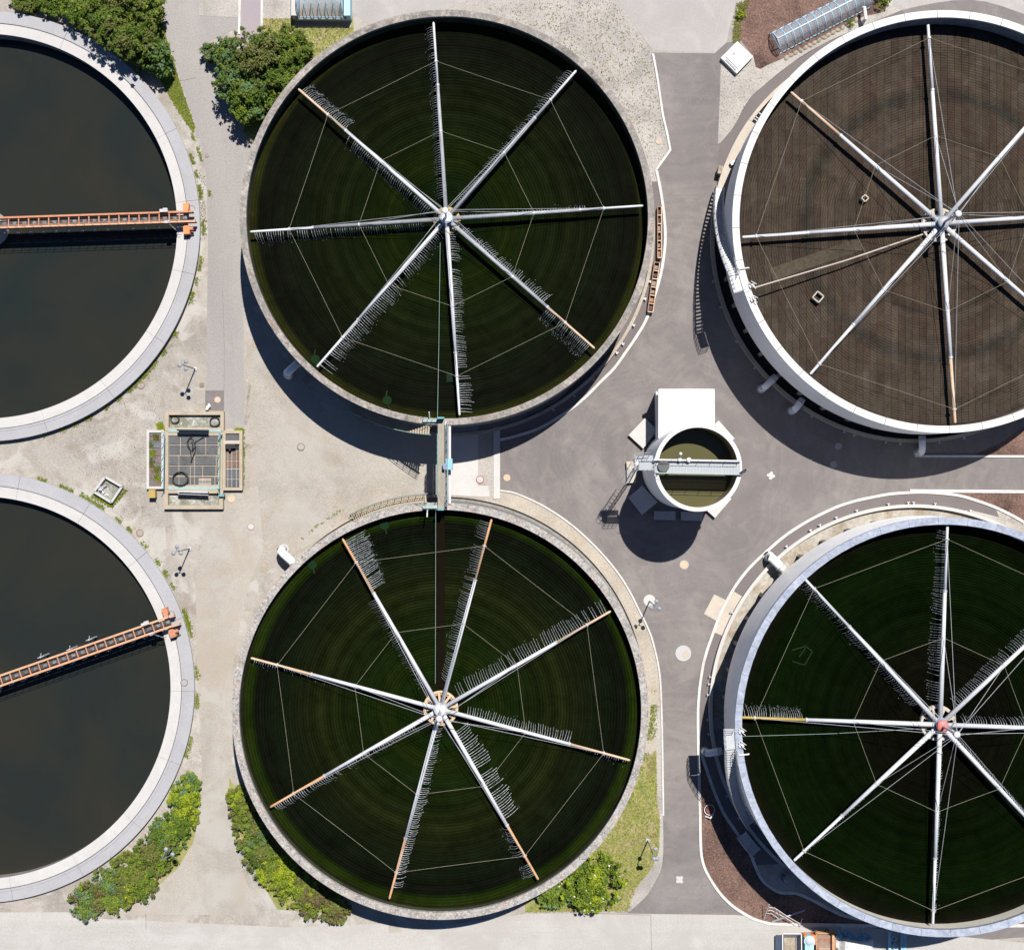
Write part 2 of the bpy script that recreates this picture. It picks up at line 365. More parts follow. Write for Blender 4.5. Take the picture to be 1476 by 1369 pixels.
def media_mat(name, c, stops, period, depth, ringvar=.28):
    """filter media: colour of growth as a function of distance from the centre, plus blotches"""
    m, nt, p = nodes(name); pos = geo_pos(nt)
    s = nt.nodes.new('ShaderNodeVectorMath'); s.operation = 'SUBTRACT'; nt.links.new(pos, s.inputs[0]); s.inputs[1].default_value = (c[0], c[1], 0)
    mp = nt.nodes.new('ShaderNodeMapping'); mp.inputs['Scale'].default_value = (1, 1, 0); nt.links.new(s.outputs[0], mp.inputs[0])
    ln = nt.nodes.new('ShaderNodeVectorMath'); ln.operation = 'LENGTH'; nt.links.new(mp.outputs[0], ln.inputs[0]); r = ln.outputs['Value']
    base = ramp(nt, mth(nt, 'DIVIDE', r, 18.2), stops).outputs[0]
    n1 = nt.nodes.new('ShaderNodeTexNoise'); n1.noise_dimensions = '1D'; nt.links.new(r, n1.inputs['W']); n1.inputs['Scale'].default_value = 1.4; n1.inputs['Detail'].default_value = 3
    f = maprange(nt, n1.outputs['Fac'], .3, .7, 1 - ringvar, 1 + ringvar)
    sn = mth(nt, 'SINE', mth(nt, 'MULTIPLY', r, 2 * PI / period))
    # tracks are patchy: strong in places and faint in others
    patch = maprange(nt, noise(nt, pos, .35, 4, .7), .3, .75, 0, 1)
    f = mth(nt, 'MULTIPLY', f, mth(nt, 'ADD', 1.0, mth(nt, 'MULTIPLY', mth(nt, 'MULTIPLY', sn, depth), patch)))
    f = mth(nt, 'MULTIPLY', f, maprange(nt, noise(nt, pos, .5, 6, .7, .6), .25, .75, .6, 1.4))
    f = mth(nt, 'MULTIPLY', f, maprange(nt, noise(nt, pos, 9, 2, .7), .25, .75, .75, 1.25))
    g = nt.nodes.new('ShaderNodeCombineColor'); [nt.links.new(f, g.inputs[i]) for i in range(3)]
    col = mixc(nt, 1, base, g.outputs[0], 'MULTIPLY')
    nt.links.new(col, p.inputs['Base Color']); p.inputs['Roughness'].default_value = .95; p.inputs['Specular IOR Level'].default_value = .0
    return m

# ------------------------------------------------------------------ tank geometry (a = rim height / H)
def base_of(rimx, rimy, a): return P(738 + (rimx - 738) * (1 - a), 684.5 + (rimy - 684.5) * (1 - a))
A = dict(c=base_of(644.5, 313.5, .059), z=6.8, zm=5.20, Ro=18.76, Ri=18.17)
B = dict(c=base_of(634.3, 1024.8, .057), z=6.5, zm=5.35, Ro=18.90, Ri=18.24)
C = dict(c=base_of(1360, 319.5, .070), z=8.05, zm=6.26, Ro=18.88, Ri=18.24)
D = dict(c=base_of(1361.4, 1047.7, .074), z=8.5, zm=6.95, Ro=18.66, Ri=18.02)
E_ = dict(c=P(-22, 326, .7), z=.7, Ro=310 / 15 * .994, Ri=277.5 / 15 * .994)
F_ = dict(c=P(-30, 991, .6), z=.6, Ro=310 / 15 * .995, Ri=276 / 15 * .995)
for T in (A, B, C, D, E_, F_): T['c'] = Vector((T['c'].x, T['c'].y, 0))
S_ = dict(c=Vector(((982.6 - 738) / 15, (684.5 - 674.6) / 15, 0)), z=10.1, Ro=3.86, Ri=3.5)

# ------------------------------------------------------------------ ground sheets
def sheet(name, pts, z, mat, kind='structure', **kw):
    m = MB(); m.poly(pts, z); o = m.build(name, mat); o['kind'] = kind; return o
from mathutils.geometry import tessellate_polygon
def sheet_with_holes(name, outer, holes, z, mat):
    loops = [[Vector((p[0], p[1], 0)) for p in outer]] + [[Vector((p[0], p[1], 0)) for p in h] for h in holes]
    flat = [p for l in loops for p in l]; tris = tessellate_polygon(loops)
    m = MB(); m.add([(p.x, p.y, z) for p in flat], [tuple(t) for t in tris]); return tag(m.build(name, mat), kind='structure')
def circ(T, r, n=96): return [(T['c'].x + r * math.cos(-2 * PI * i / n), T['c'].y + r * math.sin(-2 * PI * i / n)) for i in range(n)]
sheet_with_holes('ground', [(-400, -400), (400, -400), (400, 400), (-400, 400)], [circ(E_, E_['Ro'] - .3), circ(F_, F_['Ro'] - .3)], 0, M['ground'])
L1 = .008; L2 = .016; L3 = .024; L4 = .032; L5 = .04; L6 = .048
# cobbled yard west of the roads
sheet('yard_paving', G([(372, 470), (352, 520), (352, 690), (360, 840), (420, 800), (520, 745), (612, 738), (641, 738), (641, 600), (470, 590)]), L1, M['pavers'])
sheet('side_road', G([(190, -200), (228, 0), (242, 58), (262, 120), (280, 176), (292, 215), (297, 252), (300, 345), (298, 480), (297, 562), (323, 563), (323, 617), (352, 617), (352, 500), (347, 345), (365, 225), (372, 190), (345, 150), (300, 60), (345, 40), (345, -200)]), L1 + .003, M['strip'])
sheet('lane', G([(300, 720), (372, 700), (380, 790), (352, 860), (336, 960), (334, 1100), (345, 1240), (372, 1318), (180, 1318), (262, 1240), (292, 1130), (284, 960), (282, 830)]), L1 + .006, M['lane'])
sheet('bottom_road', G([(-400, 1315), (98, 1314), (110, 1322), (420, 1336), (560, 1330), (560, 1345), (760, 1316), (905, 1316), (1060, 1318), (1476, 1358), (1900, 1358), (1900, 1900), (-400, 1900)]), L2 + .004, M['road'])
sheet('top_road', G([(480, -300), (482, 0), (548, 46), (640, 12), (700, -4), (886, -2), (912, 34), (941, 73), (1030, 77), (1047, 62), (1056, 20), (1066, 0), (1080, -10), (1290, -10), (1286, 22), (1380, 8), (1480, 30), (1900, 120), (1900, -300)]), L1, M['top_road'])
sheet('gravel_strip', G([(640, 12), (700, -8), (886, -8), (912, 34), (941, 76), (947, 110), (955, 165), (966, 217), (946, 245), (952, 275), (942, 345), (900, 300), (800, 100)]), L2, M['fine_gravel'])
sheet('pale_paver_patch', G([(287, -100), (287, 23), (345, 26), (345, -100)]), L3, M['fine_gravel'])
sheet('paver_patch', G([(379, -100), (379, 27), (424, 27), (424, -100)]), L3, M['fine_gravel'])
sheet('path', G([(347, -100), (345, 56), (376, 56), (377, -100)]), L3, M['asphalt_new'] if 0 else surf('lilac_path', (.27, .235, .25), var=.04))
for a, b in (((347.5, -100), (345, 50)), ((378, -100), (377.5, 42))):
    m = MB(); m.strip(G([a, b]), .22, 0, .1); tag(m.build('path_kerb', M['kerb']), kind='structure')
kerbA = [(941, 78), (947, 110), (955, 165), (962, 195), (966, 217)]
kerbA2 = [(966, 217), (946, 245)]
kerbA3 = [(946, 245), (952, 275), (957, 310), (958.8, 345), (955.5, 378), (949, 408), (933, 457), (918, 484), (901, 509), (885, 531), (866, 550), (842, 574), (815.6, 594.5), (778, 617), (740, 629.5), (721, 634)]
kerbB = [(721, 707), (740, 710), (765, 720), (790, 733), (817, 751), (841, 771), (868, 798), (891, 826), (908, 853), (921, 879), (933, 903), (941.6, 927), (950.5, 970), (953.5, 1025), (955, 1100), (956, 1175)]
edgeB = [(956, 1175), (955.5, 1238), (946.6, 1266), (934, 1288), (916, 1306), (904, 1315)]
kerbD = [(1476, 753), (1459, 743), (1434, 731), (1408, 721.6), (1384, 714.5), (1358, 711), (1332, 709.4), (1307.6, 710), (1282, 712), (1257, 716.5), (1232, 722), (1207, 730), (1181, 742), (1156, 755.6), (1130, 773), (1106, 793.4), (1090, 808), (1075, 824), (1058, 847), (1040, 880), (1027, 914), (1018, 940), (1012, 965), (1006.5, 1010), (1006, 1060), (1007.7, 1125), (1009, 1175), (1009.5, 1210), (1011, 1233), (1016, 1251), (1025, 1268), (1038, 1287), (1055, 1304), (1071, 1315), (1088, 1324), (1110, 1330), (1130, 1331), (1154, 1331.5)]
asph = ([P(x, y) for x, y in ((941, 76), (1030, 77.5), (1047, 62), (1062, 60), (1039, 84), (1037, 151), (1035, 207))]
        + GS([(1037, 207), (1062, 165), (1080, 145), (1099, 125), (1140, 92), (1182, 66), (1232, 43), (1300, 15), (1400, 0), (1480, 22)], 4) + G([(1560, 60), (1900, 300), (1900, 711), (1476, 711)])
        + G([(1358, 711)]) + GS(kerbD[5:], 3) + G([(1160, 1331), (1300, 1334), (1476, 1333), (1900, 1333), (1900, 1352), (1476, 1350), (1340, 1360), (1100, 1345), (1070, 1322), (904, 1317)])
        + GS(edgeB[::-1], 4) + GS(kerbB[::-1], 4) + G([(721, 634)]) + GS(kerbA3[::-1], 4) + GS(kerbA[::-1], 3))
sheet('asphalt_road', asph, L2, M['asphalt'])
# darker strip of asphalt round tank C, triangle of gravel
sheet('gravel_triangle', G([(1040, 84), (1064, 108), (1086, 82), (1090, 97), (1113, 93), (1170, 60), (1245, 22), (1290, 10), (1300, 15), (1232, 43), (1182, 66), (1140, 92), (1111, 115), (1099, 125), (1085, 138), (1078, 146), (1062, 175), (1055, 186), (1042, 202), (1037, 207), (1035, 200), (1037, 150)]), L3, M['fine_gravel'])
sheet('dark_asphalt_apron', GS([(1037, 208), (1043, 201), (1056, 186), (1078, 146), (1099, 125), (1140, 92), (1182, 66), (1232, 43), (1300, 15)], 3) + G([(1320, 40), (1180, 90), (1120, 132), (1090, 170), (1062, 215), (1040, 262), (1030, 290)]), L3, M['asphalt_new'])
sheet('dark_apron_west', GS([(721, 640), (740, 633), (778, 620), (818, 596), (866, 553), (901, 512), (933, 460), (949, 408), (957, 360), (957, 310), (948, 262)], 3) + G([(940, 262), (936, 400), (880, 505), (800, 580), (721, 618)]), L3, M['asphalt_new'])
sheet('dark_apron_east', GS([(x, y) for x, y in kerbD[2:30]], 3) + G([(1200, 1240), (1060, 1030), (1100, 850), (1250, 740), (1400, 735), (1440, 745)]), L3, M['asphalt_new'])
sheet('bark_bed', GS([(1008, 1120), (1009, 1175), (1009.5, 1210), (1011, 1233), (1016, 1251), (1025, 1268), (1038, 1287), (1055, 1304), (1071, 1315), (1088, 1324), (1110, 1330), (1154, 1331.5)], 3) + G([(1300, 1333), (1476, 1332), (1900, 1332), (1900, 1250), (1400, 1250)]) + GS([(1241, 1324), (1214, 1318), (1191.8, 1307.5), (1169.4, 1295.6), (1147, 1286.6), (1129, 1286), (1117, 1282), (1099.4, 1268.8), (1089, 1249), (1083, 1230), (1076.4, 1221.4), (1062, 1199.5), (1044, 1173), (1029.7, 1141), (1019.4, 1112), (1010.7, 1085.5)], 3), L4, M['bark'])
sheet('bark_bed', GS([(1345, 711.5), (1358, 712), (1384, 715.5), (1408, 722.6), (1434, 732), (1459, 744), (1476, 754)], 3) + G([(1560, 800), (1900, 900), (1900, 711), (1476, 711)]), L4, M['bark'])
sheet('bark_bed', G([(1404, 655.5), (1440, 640), (1476, 615), (1560, 560), (1900, 500), (1900, 655.5)]), L4, M['bark'])
sheet('bark_bed', G([(1086, -30), (1066, 20), (1064, 40), (1068, 58), (1086, 82), (1089, 97), (1096, 100), (1112, 91), (1130, 84), (1245, 24), (1262, 21), (1276, 17), (1284, -30)]), L4, M['bark'])
sheet('white_slab_floor', G([(649, 610), (689, 610), (689, 700), (704, 700), (706, 716), (649, 714)]), L3, M['white_conc'])
sheet('grey_slab_floor', G([(689, 610), (712, 610), (712, 716), (704, 714), (703, 701), (689, 690)]), L2 + .004, M['fine_gravel'])
sheet('inspection_patch', G([(296, 563), (323, 563), (323, 592), (296, 592)]), L3, M['asphalt'])
padp = [(1029.3, 856.3), (1048.2, 865.5), (1057.5, 852), (1070.5, 860), (1041.2, 915.9), (1027.6, 910.5), (1032, 894.2), (1014.6, 884.4)]
sheet('concrete_pad', G(padp), L6, M['cream'])
sheet('beige_walk', GS(kerbB, 3) + G([(925, 1180), (880, 1000), (720, 760), (716, 720)]), L1 + .004, M['beige_path'])
sheet('gravel_shoulder', G([(944, 1020), (953, 1020), (955.5, 1170), (956, 1238), (946.6, 1266), (934, 1288), (912, 1310), (905, 1300), (925, 1275), (945, 1240), (948, 1180), (946, 1120)]), L2, M['fine_gravel'])
sheet('grass_verge', G([(946, 1080), (947, 1150), (951, 1180), (950, 1225), (940, 1250), (916, 1280), (904, 1312), (757, 1314), (757, 1290), (800, 1240), (900, 1120)]), L4, M['grass'])
sheet('grass_verge', G([(378, 27), (424, 27), (424, 40), (506, 40), (508, 20), (512, 60), (440, 170), (372, 215), (350, 190), (380, 90), (378, 60)]), L4, M['grass'])
sheet('grass_verge', G([(224, -60), (236, 40), (247, 80), (258, 115), (268, 145), (281, 182), (279, 192), (260, 165), (236, 125), (215, 90), (120, 10), (60, 3), (20, -5), (-40, -60)]), L4, M['grass_green'])
sheet('grass_verge', G([(285, 1118), (286, 1180), (278, 1215), (255, 1252), (228, 1276), (190, 1300), (110, 1316), (110, 1295), (200, 1240), (262, 1150), (270, 1108)]), L4, M['grass'])
sheet('grass_verge', G([(330, 1120), (337, 1130), (420, 1230), (500, 1300), (505, 1318), (400, 1310), (335, 1200)]), L4, M['grass'])
# kerbs (real steps)
def kerb(pts, wd=.3, h=.12, name='kerb', sub=5, mat='kerb', sm=True):
    m = MB(); m.strip(GS(pts, sub) if sm else G(pts), wd, -.05, h); return tag(m.build(name, M[mat]), kind='structure')
kerb(kerbA + kerbA2[1:], .20, sm=False); kerb(kerbA3, .26); kerb(kerbB, .16)
kerb(kerbD, .26); kerb([(1154, 1331.5), (1300, 1334), (1476, 1333), (1700, 1333)], .3, sm=False)
kerb([(1311, 707.3), (1476, 708.5), (1700, 708.5)], .3, .13, sm=False); kerb([(1318.5, 657.5), (1476, 657.8), (1700, 658)], .22, .13, sm=False)
kerb([(1010.7, 1085.5), (1019.4, 1112), (1029.7, 1141), (1044, 1173), (1062, 1199.5), (1076.4, 1221.4), (1083, 1234), (1089, 1249), (1099.4, 1268.8), (1117, 1282), (1129, 1286), (1147, 1286.6), (1169.4, 1295.6), (1191.8, 1307.5), (1214, 1318), (1241, 1324), (1300, 1334)], .28)
kerb([(716, 614), (716, 719)], .62, .1, sm=False, mat='white_conc')
kerb([(951, 1180), (956, 1170)], .1, .05, sm=False)
# tar seams in the old surfaces
m = MB()
for pts in (((249, 117), (266, 116), (283, 112)), ((323, 563), (323.4, 500), (321, 420)), ((860, 1316), (938, 1318), (939, 1369)), ((210, 1316), (211, 1340))):
    m.strip(G(pts), .04, 0, .03)
tag(m.build('surface_joints', plain('joint', (.17, .155, .14))), kind='structure')
# stains on the paving: leaks, ruts
def stain(name, pts, mat, z): sheet(name, GS(pts + [pts[0]], 4)[:-1], z, mat)
dst = surf('damp_stain', (.235, .21, .18), var=.25, big=1, fine=5)
stain('ground_stain', [(245, 486), (254, 488), (252, 497), (241, 503), (238, 499)], dst, L1 + .004)
stain('ground_stain', [(358, 552), (362, 556), (358, 585), (360, 600), (353, 615), (352, 600), (355, 580)], dst, L2)
stain('ground_stain', [(353, 640), (363, 641), (360, 648), (354, 648)], dst, L2)

# ------------------------------------------------------------------ concrete ring round the base of each filter
def ring_wall(T, r0, r1, h, a0=0, a1=2 * PI, mat='beige_path', name='plinth_ring', parent=None, n=180):
    m = MB(); m.lathe([(r0, 0), (r0, h), (r1, h), (r1, 0)], (T['c'].x, T['c'].y), n, a0, a1, closed_prof=True)
    return m.build(name, M[mat], parent)
def pegs(T, r, degs, parent, h=.55):
    me = None
    for d in degs:
        a = math.radians(d); c = T['c'] + Vector((math.cos(a) * r, math.sin(a) * r, 0))
        if me is None:
            b = MB(); b.box((0, 0, .35), (.34, .10, .06)); b.box((.14, 0, .33), (.08, .26, .1)); b.tube([(.14, 0, 0), (.14, 0, .34)], .035)
            me = b.mesh('bracket', M['galv'])
        o = link('bracket', me, parent); o.location = c - parent.location; o.rotation_euler = (0, 0, a)

def tank_common(T, name, label, rimmat, wallmat, innermat, media, wall_from=0, seg=None, n=192, rim_h=.22):
    root = thing('filter_tank', label, 'tank', T['c']); T['root'] = root
    cx, cy = T['c'].x, T['c'].y; z = T['z']; Ro, Ri = T['Ro'], T['Ri']
    nn = seg or n
    m = MB(); m.lathe([(Ro - .05, wall_from), (Ro - .05, z - rim_h)], (cx, cy), nn); m.build('outer_wall', M[wallmat], root, smooth=not seg)
    m = MB(); m.lathe([(Ri + .05, T['zm'] - 1.2), (Ri + .05, z - rim_h)], (cx, cy), nn); m.build('inner_wall', M[innermat], root, smooth=not seg)
    if wall_from:
        m = MB(); m.lathe([(Ro - .05, wall_from), (Ro - .85, wall_from - .25), (Ro - .85, 0)], (cx, cy), n); m.build('recessed_base', M['conc_wall'], root, smooth=True)
        pm = None
        for i in range(44):
            a = 2 * PI * (i + .5) / 44
            if pm is None: b = MB(); b.box((0, 0, 1.25), (.3, .35, 2.5)); pm = b.mesh('support_pier', M['conc_wall'])
            o = link('support_pier', pm, root); o.location = (math.cos(a) * (Ro - .4), math.sin(a) * (Ro - .4), 0); o.rotation_euler = (0, 0, a)
    return root
def rim_panels(T, mat, nseg, root, rim_h=.22, gap=.0011, facet=1, name='rim_panel', lip=0):
    m = MB(); da = 2 * PI / nseg
    Ro, Ri, z = T['Ro'], T['Ri'], T['z']
    m.lathe([(Ri, z - rim_h), (Ri, z), (Ro, z + lip), (Ro, z - rim_h)], (0, 0), facet, gap, da - gap, closed_prof=True)
    me = m.mesh(name, M[mat])
    for i in range(nseg):
        o = link(name, me, root); o.rotation_euler = (0, 0, i * da + .03)

# --- tank A: old concrete, wet moss media
def media_rings(T, mat, root, period=.27, relief=.035, name='filter_media', n=144, rmax=None):
    prof = []; r = .9; rmax = rmax or T['Ri'] + .04; k = 0
    while r < rmax:
        prof.append((r, T['zm'] + (relief if k % 2 else 0) + RNG.normal() * .006)); r += period / 2; k += 1
    prof.append((rmax, T['zm']))
    m = MB(); m.lathe(prof, (T['c'].x, T['c'].y), n); o = m.build(name, mat, root); return o
def dk(st, k): return [(p, tuple(np.array(c) * k)) for p, c in st]
greenA = [(0, (.010, .020, .006)), (.18, (.013, .026, .008)), (.30, (.020, .032, .006)), (.45, (.017, .028, .008)), (.62, (.018, .024, .009)), (.75, (.015, .021, .010)), (.88, (.014, .016, .010)), (.955, (.013, .016, .009)), (.985, (.05, .055, .012)), (1, (.05, .055, .02))]
greenB = [(0, (.04, .035, .02)), (.09, (.02, .03, .008)), (.18, (.014, .034, .006)), (.27, (.022, .036, .006)), (.36, (.017, .034, .007)), (.50, (.020, .030, .008)), (.60, (.028, .036, .010)), (.70, (.019, .026, .009)), (.82, (.013, .020, .009)), (.93, (.012, .015, .009)), (.955, (.022, .042, .006)), (.985, (.035, .055, .008)), (1, (.035, .04, .02))]
greenD = [(0, (.015, .015, .009)), (.10, (.012, .012, .007)), (.38, (.012, .013, .007)), (.40, (.010, .019, .006)), (.60, (.009, .020, .005)), (.72, (.011, .024, .005)), (.82, (.010, .026, .005)), (.92, (.010, .018, .006)), (.97, (.016, .017, .009)), (1, (.045, .04, .03))]
brownC = [(0, (.07, .06, .04)), (.12, (.066, .052, .040)), (.40, (.072, .055, .043)), (.43, (.055, .045, .036)), (.46, (.074, .057, .045)), (.60, (.074, .057, .045)), (.645, (.050, .044, .036)), (.67, (.050, .044, .036)), (.71, (.075, .058, .046)), (1, (.068, .056, .045))]
rootA = tank_common(A, 'A', 'dark green filter tank at the upper middle with a bridge at its south rim', 'old_rim', 'conc_wall', 'moss_wall', None)
m = MB(); m.lathe([(A['Ri'], A['z'] - .35), (A['Ri'], A['z']), (A['Ro'], A['z']), (A['Ro'], A['z'] - .35)], (A['c'].x, A['c'].y), 192, closed_prof=True); m.build('rim', M['old_rim'], rootA)
media_rings(A, media_mat('moss_media_a', A['c'], dk(greenA, .27), .27, .30, .20), rootA)
ring_wall(A, 19.25, 19.55, .45, math.radians(-118), math.radians(10), 'beige_path', 'plinth_ring', rootA, 100)
pegs(A, 19.6, [-14, -19, -27, -33, -36, -46, -53, -60], rootA)
rootB = tank_common(B, 'B', 'dark green filter tank at the lower middle with hedges along its south side', 'old_rim_pale', 'conc_wall', 'moss_wall', None)
m = MB(); m.lathe([(B['Ri'], B['z'] - .35), (B['Ri'], B['z']), (B['Ro'], B['z']), (B['Ro'], B['z'] - .35)], (B['c'].x, B['c'].y), 192, closed_prof=True); m.build('rim', M['old_rim_pale'], rootB)
media_rings(B, media_mat('moss_media_b', B['c'], dk(greenB, .26), .27, .42, .22), rootB)
ring_wall(B, 19.3, 19.5, .35, math.radians(-2), math.radians(165), 'beige_path', 'plinth_ring', rootB, 100)
m = MB(); m.lathe([(18.9, .07), (19.3, .07)], (B['c'].x, B['c'].y), 90, math.radians(0), math.radians(90)); m.build('gutter', M['conc_wall'], rootB)
# thin dark strip laid on the media from rim to hub in tank B
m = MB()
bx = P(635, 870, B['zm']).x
m.box((bx, B['c'].y + 10.0, B['zm'] + .02), (.8, 16.2, .06)); m.build('dark_strip', plain('dark_band', (.0065, .0052, .003), rough=.95, spec=0), rootB)
# --- tank C: white tank, dry brown media laid in blocks
rootC = tank_common(C, 'C', 'white filter tank at the upper right with dry brown media', 'white_rim', 'white_wall', 'conc_wall', None, wall_from=2.8)
rim_panels(C, 'white_rim', 40, rootC, facet=5)
mC = [media_mat('brown_media_%d' % i, C['c'], [(p, tuple(np.array(c) * k * np.array(tn))) for p, c in dk(brownC, .58)], .232, .42, .05)
      for i, (k, tn) in enumerate(((.98, (1, 1, 1)), (1.14, (1, 1, 1)), (.86, (1.04, .96, .95)), (1.05, (1.0, .98, .92)), (.94, (1, .95, .9))))]
m = MB(); m.lathe([(0, C['zm'] - .03), (C['Ri'] + .04, C['zm'] - .03)], (C['c'].x, C['c'].y), 128); m.build('media_bed', mC[2], rootC)
blocks = []; x = -18.2; bw = .64
while x < 18.2:
    lim = math.sqrt(max(0, 18.15 ** 2 - max(abs(x), abs(x + bw)) ** 2)); y = -lim
    while y < lim - .2:
        L = min(random.choice([1.8, 2.6, 3.4, 4.6]), lim - y)
        blocks.append((x + bw / 2, y + L / 2, L)); y += L
    x += bw
def visible_C(b):
    wx = C['c'].x + b[0]; return wx * H / (H - C['zm']) < 49.5
vis = sorted([b for b in blocks if visible_C(b)], key=lambda b: -b[2] + .02 * math.hypot(b[0] + C['c'].x, b[1] + C['c'].y))
indiv = set(vis[:300]); cache = {}
stuff = MB()
for b in blocks:
    mi = random.choices(range(5), (5, 2.4, 3, 3, 3))[0]; dz = random.uniform(-.012, .016)
    if b in indiv:
        key = (round(b[2], 2), mi)
        if key not in cache:
            q = MB(); q.box((0, 0, 0), (bw - .03, b[2] - .006, .12)); cache[key] = q.mesh('media_block', mC[mi])
        o = link('media_block', cache[key], rootC); o.location = (b[0], b[1], C['zm'] - .05 + dz)
    else:
        stuff.cur = mi; stuff.box((C['c'].x + b[0], C['c'].y + b[1], C['zm'] - .05 + dz), (bw - .03, b[2] - .006, .12))
o = stuff.build('media_blocks', mC, rootC); o['kind'] = 'stuff'
# central well kerb
m = MB(); m.lathe([(1.25, C['zm']), (1.25, C['zm'] + .35), (1.5, C['zm'] + .35), (1.5, C['zm'])], (C['c'].x, C['c'].y), 40, closed_prof=True); m.build('centre_well', M['cream'], rootC)
ring_wall(C, 19.2, 19.55, .5, math.radians(145), math.radians(345), 'beige_path', 'plinth_ring', rootC, 140)
ring_wall(C, 19.2, 19.55, .5, math.radians(105), math.radians(144.4), 'cream', 'plinth_ring', rootC, 30)
m = MB(); m.lathe([(18.3, .35), (18.3, .52), (19.55, .52), (19.55, .35)], (C['c'].x, C['c'].y), 30, math.radians(144.5), math.radians(167), closed_prof=True); m.build('channel_cover', M['cream'], rootC)
m = MB(); m.lathe([(17.9, .06), (19.2, .06)], (C['c'].x, C['c'].y), 140, math.radians(90), math.radians(345)); m.build('gutter', M['dark'], rootC)  # near-black floor: the deep shade of the trench is put into its colour
for d in (141.2, 142.6, 143.4):
    a = math.radians(d); q = MB(); q.bar(C['c'] + Vector((18.0 * math.cos(a), 18.0 * math.sin(a), .45)), C['c'] + Vector((19.25 * math.cos(a), 19.25 * math.sin(a), .45)), .10, .1); q.build('channel_crossbar', M['white_conc'], rootC)
pegs(C, 19.6, [192, 199.5, 210, 219, 240, 250, 253, 262, 266, 277, 284], rootC)
# --- tank D
rootD = tank_common(D, 'D', 'steel rimmed filter tank at the lower right with a red hub cap', 'steel_rim', 'steel_wall', 'cream_inner', None, wall_from=2.8, seg=None)
rim_panels(D, 'steel_rim', 44, rootD, facet=2, gap=.0006, name='rim_panel', rim_h=.3, lip=.05)
media_rings(D, media_mat('moss_media_d', D['c'], dk(greenD, .20), .25, .36, .18), rootD, period=.25)
ring_wall(D, 19.3, 19.62, .5, math.radians(60), math.radians(236), 'white_conc', 'plinth_ring', rootD, 150)
ring_wall(D, 19.3, 19.62, .5, math.radians(240), math.radians(300), 'white_conc', 'plinth_ring', rootD, 60)
m = MB(); m.lathe([(17.75, .06), (19.3, .06)], (D['c'].x, D['c'].y), 150, math.radians(50), math.radians(186)); m.build('gutter', M['stained'], rootD)
m = MB(); m.lathe([(18.2, .03), (18.8, .03), (19.3, .03)], (D['c'].x, D['c'].y), 150, math.radians(186), math.radians(300)); m.build('gutter', M['conc_wall'], rootD)
pegs(D, 19.68, [74, 84, 90, 91.5, 97, 106, 112, 117, 120, 128, 152, 171, 173, 176, 183, 187, 205, 212], rootD)
# painted dashes (small white marks) on D's wall
q = MB()
for (x, y) in ((1073.5, 894), (1084, 898), (1075.5, 901)):
    p = P(x, y, 5); ang = math.radians(-25)
q = None
m = MB(); m.lathe([(1.35, D['zm']), (1.35, D['zm'] + .35), (1.62, D['zm'] + .35), (1.62, D['zm'])], (D['c'].x - .15, D['c'].y + .1), 40, closed_prof=True); m.build('centre_well', M['cream'], rootD)
m = MB(); m.lathe([(1.3, B['zm']), (1.3, B['zm'] + .3), (1.55, B['zm'] + .3), (1.55, B['zm'])], (B['c'].x, B['c'].y), 40, closed_prof=True); m.build('centre_well', M['pipe_orange'], rootB)
m = MB(); m.cyl((A['c'].x, A['c'].y), .95, A['zm'] - .2, A['zm'] + .3, 32); m.build('centre_well', M['conc_wall'], rootA)

